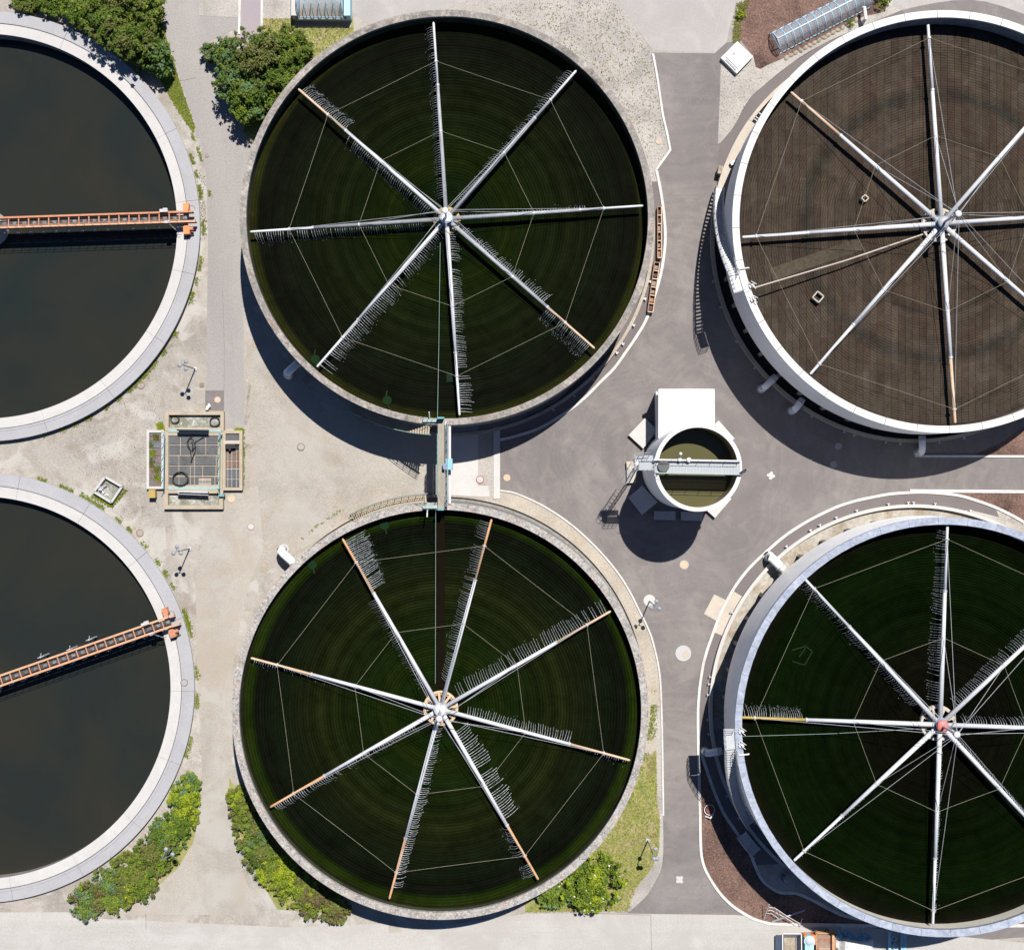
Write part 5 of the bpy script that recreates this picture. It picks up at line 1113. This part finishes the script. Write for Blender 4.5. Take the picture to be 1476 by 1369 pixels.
# its plinth walls and side cheeks
m = MB(); c = P(465.5, 8); m.box((c.x, c.y - 1.52, .45), (4.8, .16, .9)); m.build('front_wall', M['white_conc'] if 0 else M['coping'], t1)
m = MB(); c = P(465.5, 8); m.box((c.x, c.y - 1.66, .93), (4.9, .1, .06)); m.build('sill', M['white_conc'], t1)
for xx in (428, 503): m = MB(); c = P(xx, 6); m.box((c.x, c.y, .7), (.6, 3.3, 1.4)); m.build('cheek', M['blue_pale'] if xx > 460 else M['ledge'], t1)
for i in range(16):
    t = (i + .5) / 16; x = 1128 + (1236 - 1128) * t; y = 82 + (24 - 82) * t; p = P(x + 2, y + 3.6); q = MB()
    q.dome((0, 0, -.02), .26, .16, 9, m=3); me = q.mesh('edging_stone', M['stone'])
    o = link('edging_stone', me); o.location = (p.x + random.uniform(-.03, .03), p.y, L3); o.rotation_euler = (0, 0, random.random() * 6); o.scale = (1.2, .85, 1)
    tag(o, 'flat brown edging stone in the row below the long glazed cover', 'stone', 'edging stones below the glazed cover')
m = MB(); a, b = P(1241, 17, 0), P(1243.5, 33, 0); m.tube([Vector((a.x, a.y, .9)), Vector((a.x, a.y, 1.1)), Vector((b.x, b.y, 1.0)), Vector((b.x, b.y, .1))], .17, 12)
tag(m.build('vent_pipe', M['white_rim']), 'white bent pipe at the east end of the long glazed cover', 'pipe')

# ------------------------------------------------------------------ things along the bottom right edge
# railing frame lying over the kerb
fr = thing('railing_section', 'white tubular railing section lying over the kerb at the bottom', 'railing', P(1120, 1312))
def V7(x, y, z): return P(1080 + x / 7.38, 1290 + y / 7.38, z)
m = MB()
m.tube([V7(212, 95, 1.6), V7(150, 270, .1)], .035, 6); m.tube([V7(290, 150, 1.6), V7(262, 240, .1)], .03, 6); m.tube([V7(325, 175, 1.5), V7(295, 250, .1)], .03, 6); m.tube([V7(565, 240, 1.5), V7(535, 335, .1)], .03, 6)
m.build('post', M['sheet_white'], fr)
m = MB(); m.tube([V7(212, 128, 1.4), V7(270, 132, 1.4), V7(400, 220, 1.4), V7(540, 300, 1.3)], .03, 6)
m.tube([V7(200, 160, 1.0), V7(240, 160, 1.0), V7(380, 235, 1.0), V7(470, 290, .9)], .03, 6); m.tube([V7(190, 190, .6), V7(240, 195, .6), V7(330, 260, .5)], .03, 6)
m.build('rail', M['sheet_white'], fr)
m = MB(); m.bar(V7(240, 280, .2), V7(400, 222, 1.0), .14, .1); m.bar(V7(400, 222, 1.0), V7(590, 158, .6), .12, .1); m.build('plank', M['galv'], fr)
# skip container
def V(x, y, z=0): return P(x, y, z)
sk = thing('skip_container', 'open steel skip with sloping dark sides at the bottom edge', 'skip', V(1137, 1365))
def quadp(name, pts, mat, root, th=.05):
    m = MB(); a, b, c, d = [Vector(p) for p in pts]; n_ = (b - a).cross(d - a).normalized() * th
    m.add([a, b, c, d, a + n_, b + n_, c + n_, d + n_], [(0, 1, 2, 3), (4, 5, 6, 7), (0, 1, 5, 4), (1, 2, 6, 5), (2, 3, 7, 6), (3, 0, 4, 7)]); m.build(name, M[mat], root)
zt = 1.5
quadp('floor', [V(1130, 1349, .3), V(1146, 1349, .3), V(1146, 1400, .3), V(1130, 1400, .3)], 'stone', sk)
quadp('inner_side', [V(1148, 1349, .3), V(1154.5, 1346, zt), V(1154.5, 1400, zt), V(1148, 1400, .3)], 'blue_steel', sk)
quadp('inner_side', [V(1129.5, 1349, .3), V(1128, 1346, zt), V(1128, 1400, zt), V(1129.5, 1400, .3)], 'conc_wall', sk)
quadp('outer_side', [V(1117.5, 1348, .3), V(1127.5, 1346.5, zt), V(1127.5, 1400, zt), V(1117.5, 1400, .3)], 'blue_steel', sk)
quadp('end_wall', [V(1129, 1350, .3), V(1147, 1350, .3), V(1154, 1345, zt), V(1128, 1345, zt)], 'galv', sk)
m = MB()
for a, b in (((1128, 1345), (1155, 1345)), ((1155, 1345), (1156, 1400)), ((1128, 1345), (1128, 1400))): m.bar(V(*a, zt), V(*b, zt), .09, .09)
m.build('top_rail', M['sheet_white'], sk)
# dumper / mixer
dm_ = thing('site_dumper', 'small dumper with pale blue rounded hood at the bottom edge', 'dumper', V(1166, 1362))
m = MB(); c = V(1166, 1352, .8); m.box(c, (1.1, .9, .8)); m.build('rear_body', M['orange'], dm_)
m = MB(); c = V(1166.3, 1355, 1.2); m.cyl((c.x, c.y), .52, .6, 1.35, 28); m.box((c.x, c.y - .7, .95), (.85, 1.1, .7)); m.build('hood', M['blue_pale'], dm_)
m = MB(); m.dome((c.x, c.y, 1.36), .40, .14, 24); m.build('dome_lid', plain('lilac_lid', (.38, .42, .50)), dm_, smooth=True)
for s_ in (-1, 1):
    for yy in (1351, 1366): m = MB(); p = V(1166 + s_ * 7.5, yy, .3); m.tube([p - Vector((.12, 0, 0)), p + Vector((.12, 0, 0))], .3, 16); m.build('wheel', M['black'], dm_)
for i in range(4): m = MB(); p = V(1162 + i * 2.6, 1368, .8); m.bar(p, p - Vector((0, .5, 0)), .05, .4); m.build('grille_bar', M['black'], dm_)
# trailer bed
tb = thing('flatbed_trailer', 'rusty flatbed trailer half in shadow at the bottom edge', 'trailer', V(1192, 1362))
m = MB(); c = V(1190, 1366, .9); m.box((c.x, c.y, .85), (2.0, 3.2, .1)); m.build('bed', M['rustbed'], tb)
for (x, y, sx, sy) in ((1200.5, 1366, .22, 3.2), (1176.5, 1366, .08, 3.2), (1190, 1343.5, 2.0, .1)): m = MB(); c = V(x, y, 1.1); m.box((c.x, c.y, 1.05), (sx, sy, .45)); m.build('side_board', M['pipe_orange'], tb)
m = MB(); c = V(1188, 1367, 1); m.box((c.x, c.y, .96), (1.1, .06, .12)); m.build('strap', M['manhole_tan'], tb)
for s_ in (-1, 1): m = MB(); p = V(1190 + s_ * 15, 1368, .4); m.tube([p - Vector((.1, 0, 0)), p + Vector((.1, 0, 0))], .36, 16); m.build('wheel', M['black'], tb)
m = MB(); c = V(1192, 1340, .5); m.tube([V(1186, 1345, .7), V(1192, 1338, .6), V(1198, 1345, .7)], .06, 6); m.build('drawbar', M['black'], tb)
# white sacks and tarpaulin
for i, (x, y, sx, sy, lb) in enumerate(((1206, 1362, .5, .75, 'small white sack next to the rusty trailer'), (1238, 1366, 3.2, 1.5, 'large white wrapped sheet stack at the bottom edge'))):
    p = V(x, y, .7); m = MB(); n1, n2 = 10, 6; vs = []
    for a in range(n1 + 1):
        for b in range(n2 + 1):
            u, v = a / n1 * 2 - 1, b / n2 * 2 - 1; hh = .75 * (1 - max(abs(u), abs(v)) ** 6) + random.uniform(-.03, .03)
            vs.append((p.x + u * sx / 2 + random.uniform(-.02, .02), p.y + v * sy / 2, max(.02, hh)))
    m.add(vs, [(a * (n2 + 1) + b, (a + 1) * (n2 + 1) + b, (a + 1) * (n2 + 1) + b + 1, a * (n2 + 1) + b + 1) for a in range(n1) for b in range(n2)])
    tag(m.build('wrapped_goods', M['sheet_white']), lb, 'goods')
m = MB(); vs = []; n1, n2 = 34, 12
for a in range(n1 + 1):
    for b in range(n2 + 1):
        u, v = a / n1, b / n2; x = 1204 + u * 56; y = 1341 + 10 * u + v * (13 - 4 * abs(u - .4)) + 2.2 * math.sin(u * 14); hh = .35 + .3 * math.sin(u * 9 + v * 3) * math.sin(v * PI) + random.uniform(-.09, .09)
        p = V(x, y, .5); vs.append((p.x, p.y, max(.04, hh * math.sin(max(.05, v) * PI * .9))))
m.add(vs, [(a * (n2 + 1) + b, (a + 1) * (n2 + 1) + b, (a + 1) * (n2 + 1) + b + 1, a * (n2 + 1) + b + 1) for a in range(n1) for b in range(n2)])
tag(m.build('tarpaulin', M['tarp']), 'crumpled blue tarpaulin in shadow beside the white wrapped stack', 'tarpaulin')
for i, (x, lb) in enumerate(((1282, 'single upright steel profile in shadow at the bottom edge'), (1302, 'bundle of steel profiles with ring ends in shadow at the bottom edge'))):
    r_ = thing('steel_profile', lb, 'steel profile', V(x, 1360))
    for k in range(1 if i == 0 else 4):
        m = MB(); a, b = V(x + k * 2.0 - (3 if i else 0), 1342, .4), V(x + k * 2.0 - (3 if i else 0), 1420, .4); m.bar(a, b, .1 if i else .22, .2); m.build('beam', M['blue_pale'], r_)
for i, (x, y) in enumerate(((1290, 1354.5), (1288, 1361), (1292.5, 1367), (1305, 1363))):
    m = MB(); p = V(x, y, .5); m.lathe([(.17, .02), (.17, .2), (.26, .2), (.26, .02)], (p.x, p.y), 20, closed_prof=True); tag(m.build('pipe_collar', M['blue_pale']), ['topmost pale pipe collar in the bottom shadow', 'pale pipe collar left of its row in the bottom shadow', 'lowest pale pipe collar between the steel profiles', 'pale pipe collar on the right hand steel bundle'][i], 'pipe collar')
m = MB(); m.tube([V(1215, 1333, 1.0), V(1215, 1345, .1)], .04, 6); m.tube([V(1243, 1333.5, 1.0), V(1244, 1346, .1)], .04, 6); m.tube([V(1215, 1333, 1.0), V(1243, 1333.5, 1.0)], .03, 6); tag(m.build('barrier_rail', M['galv']), 'thin steel barrier by the shaded kerb above the tarpaulin', 'barrier')
# red reflector basket near D
p = V(1023, 1167, .4); r_ = thing('hose_reel', 'dark red round hose reel on the brown gravel by the stair shadow', 'hose reel', p * Vector((1, 1, 0)) if 0 else (p.x, p.y, 0))
m = MB(); m.cyl((p.x, p.y), .36, .1, .4, 20); m.build('drum', plain('dark_red_drum', (.16, .045, .035)), r_)
m = MB(); m.lathe([(.46, .3), (.46, .36), (.52, .36), (.52, .3)], (p.x, p.y), 20, closed_prof=True); m.tube([(p.x - .35, p.y - .7, .1), (p.x + .05, p.y - .75, .5), (p.x + .35, p.y - .4, .4)], .09, 8); m.build('frame', M['sheet_white'], r_)
# shadow sources: floodlight etc on D landing not needed
# small clutter on kerb near C
p = V(1037.5, 246, .6); m = MB(); m.box((p.x, p.y, .5), (.35, .7, .8), -.2); m.box((p.x, p.y, .93), (.42, .78, .06), -.2); m.cyl((p.x, p.y), .05, 0, .2); tag(m.build('junction_box', M['stone']), 'grey junction box on the kerb at the foot of the white tank stair', 'box')
p = V(1056, 236, .6); m = MB(); m.box((p.x, p.y, .75), (.5, .3, .4), .5); m.cyl((p.x, p.y), .06, .5, 1.0); m.tube([(p.x, p.y, .8), (p.x + .4, p.y + .3, .8)], .06); tag(m.build('valve_motor', M['galv']), 'grey valve motor on the cream channel cover of the white tank', 'valve')

# ------------------------------------------------------------------ vegetation
def crown(clumps, mats, per=150, leaf=.17, flat=.8):
    """leaf clumps in a crown: clumps = (x, y, z, r, mat index)"""
    V_, F_l, I_ = [], [], []; base = 0
    for (x, y, z, r, mi) in clumps:
        n = int(per * r * r * 5.5)
        u = RNG.normal(size=(n, 3)); u /= np.linalg.norm(u, axis=1)[:, None]; u[:, 2] = np.abs(u[:, 2]) * 1.0 - .25 * (RNG.random(n) < .35)
        rad = r * (RNG.random(n) ** .4) * (1 + .6 * RNG.random(n) * (RNG.random(n) < .16)) * (1 + .25 * np.sin(u[:, 0] * 7 + x * 3) * np.cos(u[:, 1] * 6 + y * 2))
        c = np.array([x, y, z]) + u * rad[:, None] * np.array([1, 1, flat])
        s = leaf * RNG.uniform(.4, 1.1, n)
        # leaf plane: random normal biased outwards/up
        nn = u * .7 + RNG.normal(size=(n, 3)) * .55 + np.array([0, 0, .45]); nn /= np.linalg.norm(nn, axis=1)[:, None]
        t = np.cross(nn, RNG.normal(size=(n, 3))); t /= np.linalg.norm(t, axis=1)[:, None]; b = np.cross(nn, t)
        q = np.stack([c - t * s[:, None], c + b * s[:, None] * .5, c + t * s[:, None], c - b * s[:, None] * .5], 1).reshape(-1, 3)
        V_.append(q); f = (np.arange(n * 4).reshape(-1, 4) + base); F_l.append(f); base += n * 4
        alt = RNG.random(n) < .14
        I_.append(np.where(alt, (mi + 1) % len(mats), mi))
    me = bpy.data.meshes.new('crown'); V_ = np.concatenate(V_); V_[:, 2] = np.maximum(V_[:, 2], .05); F_l = np.concatenate(F_l)
    me.vertices.add(len(V_)); me.vertices.foreach_set('co', V_.ravel())
    me.loops.add(F_l.size); me.loops.foreach_set('vertex_index', F_l.ravel().astype(np.int32))
    me.polygons.add(len(F_l)); me.polygons.foreach_set('loop_start', np.arange(0, F_l.size, 4, dtype=np.int32))
    for m_ in mats: me.materials.append(LEAF[m_])
    me.polygons.foreach_set('material_index', np.concatenate(I_).astype(np.int32)); me.update(calc_edges=True); me.validate()
    return me
def shrub(px, py, rpx, h, label, cat='shrub', mats=('mid', 'dark', 'olive'), nclump=16, group=None, ell=(1, 1), ang=0, per=150, leaf=.15, name='shrub', blossoms=0, only=None):
    zc = h * .6; c = P(px, py, zc); root = thing(name, label, cat, (c.x, c.y, 0), group); R = rpx / PPM
    cl = []
    for i in range(nclump):
        rr = R * math.sqrt(random.random()) * .86; a = random.random() * 2 * PI
        x, y = rr * math.cos(a) * ell[0], rr * math.sin(a) * ell[1]; x, y = x * math.cos(ang) - y * math.sin(ang), x * math.sin(ang) + y * math.cos(ang)
        cr = random.uniform(.16, .44) * min(R, 1.9) * (1.15 - .35 * rr / R)
        cl.append((x, y, max(cr * .5, h * random.uniform(.5, .95) * (1 - .45 * (rr / R) ** 2) - cr * .6), cr, random.choices(range(len(mats)), [3, 2, 1.6, 1, 1][:len(mats)])[0]))
    cl.append((0, 0, h * .45, R * .42, 0))
    # ragged twigs round the edge
    for i in range(int(nclump * 2.4)):
        a = random.random() * 2 * PI; x, y = R * random.uniform(.8, 1.18) * math.cos(a) * ell[0], R * random.uniform(.85, 1.12) * math.sin(a) * ell[1]
        x, y = x * math.cos(ang) - y * math.sin(ang), x * math.sin(ang) + y * math.cos(ang)
        cl.append((x, y, h * random.uniform(.3, .8), random.uniform(.09, .26), random.randrange(len(mats))))
    o = link('crown', crown(cl, mats, per, leaf), root)
    m = MB(); m.tube([(0, 0, 0), (.03, .02, h * .5)], [.1, .06], 7)
    for i in range(6):
        k = random.choice(cl); m.tube([(0, 0, h * .12), (k[0] * .5, k[1] * .5, k[2] * .55), (k[0], k[1], k[2])], [.055, .035, .015], 5)
    link('trunk', m.mesh('trunk', M['bark_tree']), root)
    if blossoms:
        m = MB()
        for i in range(blossoms):
            k = random.choice(cl[:nclump * 2]); a = random.random() * 6.28; u = Vector((math.cos(a) * .6, math.sin(a) * .6, .8)).normalized(); p = Vector(k[:3]) + Vector((u.x, u.y, u.z * .8)) * k[3] * 1.05
            rr = random.uniform(.04, .10)
            for j in range(4): m.dome((p.x + random.uniform(-.07, .07), p.y + random.uniform(-.07, .07), p.z), rr * .7, rr * .3, 6, m=2)
        o = link('blossom', m.mesh('blossom', M['blossom']), root); o['kind'] = 'stuff'
    return root
# upper left group of tall shrubs
gTL = 'tall shrubs along the upper left tank'
for a in (
    (75, 2, 18, 2.2, 'small dark shrub at the top left edge of the photo', ('dark', 'deep')),
    (38, -8, 22, 2.0, 'shrub cut by the top edge furthest left', ('deep', 'olive')),
    (120, 8, 28, 3.2, 'leafy mid green shrub at the top, left in its row', ('deep', 'mid', 'dark')),
    (160, 28, 34, 4.6, 'broad olive shrub overhanging the settling tank coping', ('olive', 'deep', 'dark')),
    (196, 6, 34, 4.6, 'bright leaved tall shrub cut by the top edge near the side road', ('deep', 'mid', 'olive')),
    (190, 52, 30, 5.0, 'olive shrub with brown tips in the middle of the upper left row', ('olive', 'dark', 'deep')),
    (222, 78, 22, 3.8, 'dense round green shrub nearest the narrow tip of grass', ('blue', 'deep', 'dark')),
    (204, 82, 16, 2.2, 'brownish shrub between the round green shrub and the coping', ('brown', 'olive', 'dark')),
    (232, 96, 14, 2.4, 'small green shrub at the lower end of the upper left row', ('dark', 'blue'))):
    shrub(a[0], a[1], a[2], a[3], a[4], mats=a[5], group=gTL, nclump=int(12 + a[2] * .8))
gT = 'shrubs round the brown crowned thicket'
for a in (
    (372, 88, 42, 5.2, 'broad olive brown tree in the middle of the upper thicket', ('olive', 'dark', 'deep')),
    (328, 78, 20, 3.0, 'blue green shrub on the road side of the upper thicket', ('blue', 'deep')),
    (302, 76, 10, 1.8, 'sparse small bush reaching onto the side road', ('blue', 'olive')),
    (333, 118, 24, 4.4, 'green shrub west in the upper thicket above its shadow', ('blue', 'deep', 'dark')),
    (356, 140, 28, 4.8, 'feathery blue green tree at the south of the upper thicket', ('blue', 'dark', 'deep')),
    (352, 160, 14, 4.2, 'bright green shoot at the southern tip of the upper thicket', ('mid', 'deep')),
    (402, 116, 24, 3.2, 'leafy green shrub against the filter tank rim', ('deep', 'mid', 'dark')),
    (416, 62, 22, 2.8, 'bright yellow green shrub below the short glazed cover', ('mid', 'deep', 'olive')),
    (434, 70, 14, 2.4, 'small green shrub on dry grass east of the thicket', ('deep', 'dark')),
    (408, 92, 24, 3.0, 'dark shrub between bright shrub and filter tank rim', ('dark', 'deep')),
    (385, 150, 18, 3.0, 'dark narrow shrub squeezed along the filter tank rim', ('dark', 'deep'))):
    shrub(a[0], a[1], a[2], a[3], a[4], cat='tree' if 'tree' in a[4] else 'shrub', mats=a[5], group=gT, nclump=int(12 + a[2] * .8), name='broad_tree' if 'tree' in a[4] else 'shrub')
gL = 'hedge shrubs below the lower settling tank'
for a in (
    (273, 1132, 15, 1.1, 'blue green hedge shrub at the northern tip of the lower left hedge', ('blue', 'mid')),
    (265, 1153, 19, 1.4, 'bright hedge shrub second from the northern tip', ('mid', 'bright')),
    (262, 1176, 22, 1.5, 'broad green hedge shrub just above the lamp post', ('dark', 'mid', 'bright')),
    (243, 1202, 27, 1.6, 'dark green hedge shrub round the two globe lamp', ('dark', 'mid', 'blue')),
    (225, 1230, 28, 1.6, 'olive hedge shrub south west of the two globe lamp', ('olive', 'mid', 'dark')),
    (190, 1255, 28, 1.6, 'mixed green hedge shrub above the yellow flowering one', ('mid', 'olive')),
    (202, 1272, 24, 1.5, 'green hedge shrub at the road side of the lower left hedge', ('mid', 'dark', 'olive')),
    (155, 1280, 26, 1.5, 'green hedge shrub third from the western end', ('mid', 'blue', 'olive')),
    (170, 1297, 18, 1.4, 'low hedge shrub at the southern edge of lower left hedge', ('mid', 'olive')),
    (125, 1300, 24, 1.5, 'hedge shrub at the western end of the lower left hedge', ('mid', 'blue', 'brown'))):
    shrub(a[0], a[1], a[2], a[3], a[4], mats=a[5], group=gL, nclump=int(8 + a[2] * .5), leaf=.13, per=190)
shrub(183, 1273, 9, 1.7, 'vivid yellow flowering bush in the lower left hedge', mats=('yellow', 'bright'), nclump=6, leaf=.09)
shrub(187, 1294, 5, 1.5, 'tiny yellow flowering bush below the larger yellow one', mats=('yellow', 'bright'), nclump=4, leaf=.08)
gR = 'hedge shrubs along the lower middle tank'
for a in (
    (341, 1148, 13, 1.4, 'yellow green hedge shrub at the top of the curved hedge', ('bright', 'olive', 'mid')),
    (349, 1172, 19, 1.6, 'olive hedge shrub second in the curved hedge', ('olive', 'mid')),
    (361, 1202, 24, 1.8, 'green hedge shrub with grey shoots in the curved hedge', ('mid', 'blue', 'olive')),
    (378, 1236, 25, 1.8, 'dense green hedge shrub halfway down the curved hedge', ('mid', 'dark', 'olive')),
    (400, 1258, 26, 1.8, 'bright yellow green hedge shrub low in the curved hedge', ('bright', 'mid')),
    (428, 1283, 26, 1.8, 'green hedge shrub near the end of the curved hedge', ('mid', 'bright', 'olive')),
    (455, 1300, 24, 1.6, 'green and brown hedge shrub second from the curved hedge end', ('olive', 'mid', 'brown')),
    (484, 1311, 18, 1.5, 'brown tipped hedge shrub at the end of the curved hedge', ('olive', 'brown', 'mid'))):
    shrub(a[0], a[1], a[2], a[3], a[4], mats=a[5], group=gR, nclump=int(8 + a[2] * .5), leaf=.13, per=190)
shrub(855, 1270, 42, 2.6, 'large green shrub dotted with white blossoms', mats=('mid', 'dark', 'bright'), nclump=34, blossoms=34, per=170)
shrub(800, 1283, 25, 1.6, 'plain low green shrub left of the white blossoming one', mats=('mid', 'blue'), nclump=20)
shrub(828, 1252, 17, 1.8, 'darker green shrub between the tank rim and the blossoming one', mats=('dark', 'mid'), nclump=12)
shrub(1273, 3, 9, .9, 'small green tuft beside the brown gravel at the top', mats=('bright', 'dark'), nclump=6, leaf=.1)
shrub(1068, 18, 6, .6, 'straggly weed at the left edge of the brown gravel', mats=('olive', 'bright'), nclump=5, leaf=.08)
shrub(1226, 33, 4, .5, 'tiny weed growing by the long glazed cover', mats=('mid', 'dark'), nclump=4, leaf=.07)

# weeds and grass: nobody can count it
def inpoly(x, y, poly):
    c = False; j = len(poly) - 1
    for i in range(len(poly)):
        if (poly[i][1] > y) != (poly[j][1] > y) and x < (poly[j][0] - poly[i][0]) * (y - poly[i][1]) / (poly[j][1] - poly[i][1]) + poly[i][0]: c = not c
        j = i
    return c
def blades(pts, name, mats, hmin=.05, hmax=.14):
    m = MB()
    for (x, y) in pts:
        p = P(x, y); m.cur = random.randrange(len(mats))
        for k in range(3):
            a = random.random() * 6.28; h_ = random.uniform(hmin, hmax); w_ = random.uniform(.015, .04); dx, dy = math.cos(a), math.sin(a); o_ = Vector((random.uniform(-.08, .08), random.uniform(-.08, .08), .03))
            m.add([p + o_ + Vector((-dy * w_, dx * w_, 0)), p + o_ + Vector((dy * w_, -dx * w_, 0)), p + o_ + Vector((dx * h_ * .9, dy * h_ * .9, h_))], [(0, 1, 2)])
    return tag(m.build(name, mats), kind='stuff')
def scatter(poly, n):
    xs = [p[0] for p in poly]; ys = [p[1] for p in poly]; out = []
    while len(out) < n:
        x, y = random.uniform(min(xs), max(xs)), random.uniform(min(ys), max(ys))
        if inpoly(x, y, poly): out.append((x, y))
    return out
gm = [M['blade'], LEAF['bright'], leafmat('straw', (.26, .22, .12), (.30, .26, .15))]
blades(scatter([(946, 1080), (947, 1150), (951, 1180), (950, 1225), (940, 1250), (916, 1280), (904, 1312), (757, 1314), (800, 1270), (900, 1160)], 5200), 'grass', gm)
blades(scatter([(378, 27), (424, 27), (424, 40), (506, 40), (512, 40), (440, 110), (400, 200), (350, 190)], 3200), 'grass', gm)
blades(scatter([(224, 0), (236, 40), (247, 80), (258, 115), (268, 145), (281, 182), (279, 192), (260, 165), (236, 125), (215, 90)], 2500), 'grass', [M['blade'], LEAF['bright']])
# weeds hugging the tank edges
def edge_weeds(T, r, a0, a1, n, name='weeds', spread=.16, clump=.5, size=(.06, .18), mats=None):
    pts = []
    phase = [random.random() for _ in range(200)]
    while len(pts) < n:
        a = math.radians(random.uniform(a0, a1)); 
        if phase[int(abs(a) * 30) % 200] < clump: continue
        rr = r + abs(random.gauss(0, spread)); p = T['c'] + Vector((math.cos(a) * rr, math.sin(a) * rr, 0)); pts.append((p.x * 15 + 738, 684.5 - p.y * 15))
    return blades(pts, name, mats or [LEAF['bright'], LEAF['mid'], M['blade']], *size)
edge_weeds(E_, E_['Ro'] + .05, -75, 20, 900); edge_weeds(E_, E_['Ro'] + .9, 8, 26, 160, spread=.12, size=(.04, .1))
edge_weeds(F_, F_['Ro'] + .05, -30, 75, 900); edge_weeds(F_, F_['Ro'] + .05, 15, 22, 200)
edge_weeds(A, 19.2, 25, 62, 1300, spread=.28, clump=.35, size=(.06, .2)); edge_weeds(B, 19.9, -30, 2, 400, spread=.3); edge_weeds(B, 20.4, 118, 132, 40)
blades(scatter([(700, 10), (880, 0), (940, 80), (955, 190), (930, 220), (880, 120), (760, 50)], 600), 'weeds', gm)
blades(scatter([(1062, 5), (1080, 0), (1068, 30), (1066, 62), (1056, 62), (1058, 30)], 500), 'weeds', gm, .06, .2)
blades(scatter([(225, 610), (235, 608), (238, 618), (228, 620)], 100), 'weeds', [LEAF['bright']], .08, .2); blades(scatter([(338, 618), (352, 618), (352, 626), (344, 624)], 120), 'weeds', [LEAF['bright']], .08, .2)
blades(scatter([(349, 630), (353, 630), (352, 700), (348, 700)], 160), 'weeds', [LEAF['bright'], LEAF['mid']], .06, .16)
blades(scatter([(134, 712), (160, 728), (180, 706), (184, 706), (162, 732), (132, 716)], 260), 'weeds', [LEAF['bright'], LEAF['olive']], .06, .18)
# weeds growing through the grating
for (x, y, k, w_) in ((221, 654, 'bright', 5), (219, 667, 'brown', 6), (228, 688, 'bright', 6), (226, 630, 'brown', 5), (218, 641, 'brown', 4), (228, 676, 'olive', 5)):
    pts = [(x + random.gauss(0, w_ * .45), y + random.gauss(0, w_ * .5)) for _ in range(90)]; o = blades(pts, 'weeds', [LEAF[k], LEAF['mid']], .05, .14); o.location.z += .3
# loose stones on the gravel
m = MB()
for poly, n in (([(700, 5), (886, -2), (941, 76), (955, 165), (966, 217), (946, 245), (942, 300), (890, 170), (800, 60)], 1500), ([(1040, 84), (1085, 90), (1113, 93), (1062, 175), (1037, 207)], 350), ([(120, 600), (230, 560), (230, 740), (200, 760), (100, 660)], 500), ([(282, 250), (296, 250), (297, 345), (280, 345)], 300), ([(1012, 1130), (1030, 1200), (1100, 1300), (1110, 1325), (1060, 1305), (1014, 1235)], 500), ([(1070, 5), (1120, 0), (1110, 60), (1095, 90), (1070, 50)], 400)):
    for (x, y) in scatter(poly, n):
        p = P(x, y); s_ = random.uniform(.02, .06); a = random.random() * 6
        m.cur = random.choice((0, 0, 1)); m.add([(p.x + s_ * math.cos(a + k * 2.09), p.y + s_ * math.sin(a + k * 2.09), .025) for k in range(3)] + [(p.x, p.y, .04 + s_)], [(0, 1, 3), (1, 2, 3), (2, 0, 3)])
tag(m.build('loose_stones', [M['stone'], plain('dark_stone', (.10, .08, .07))]), kind='stuff')
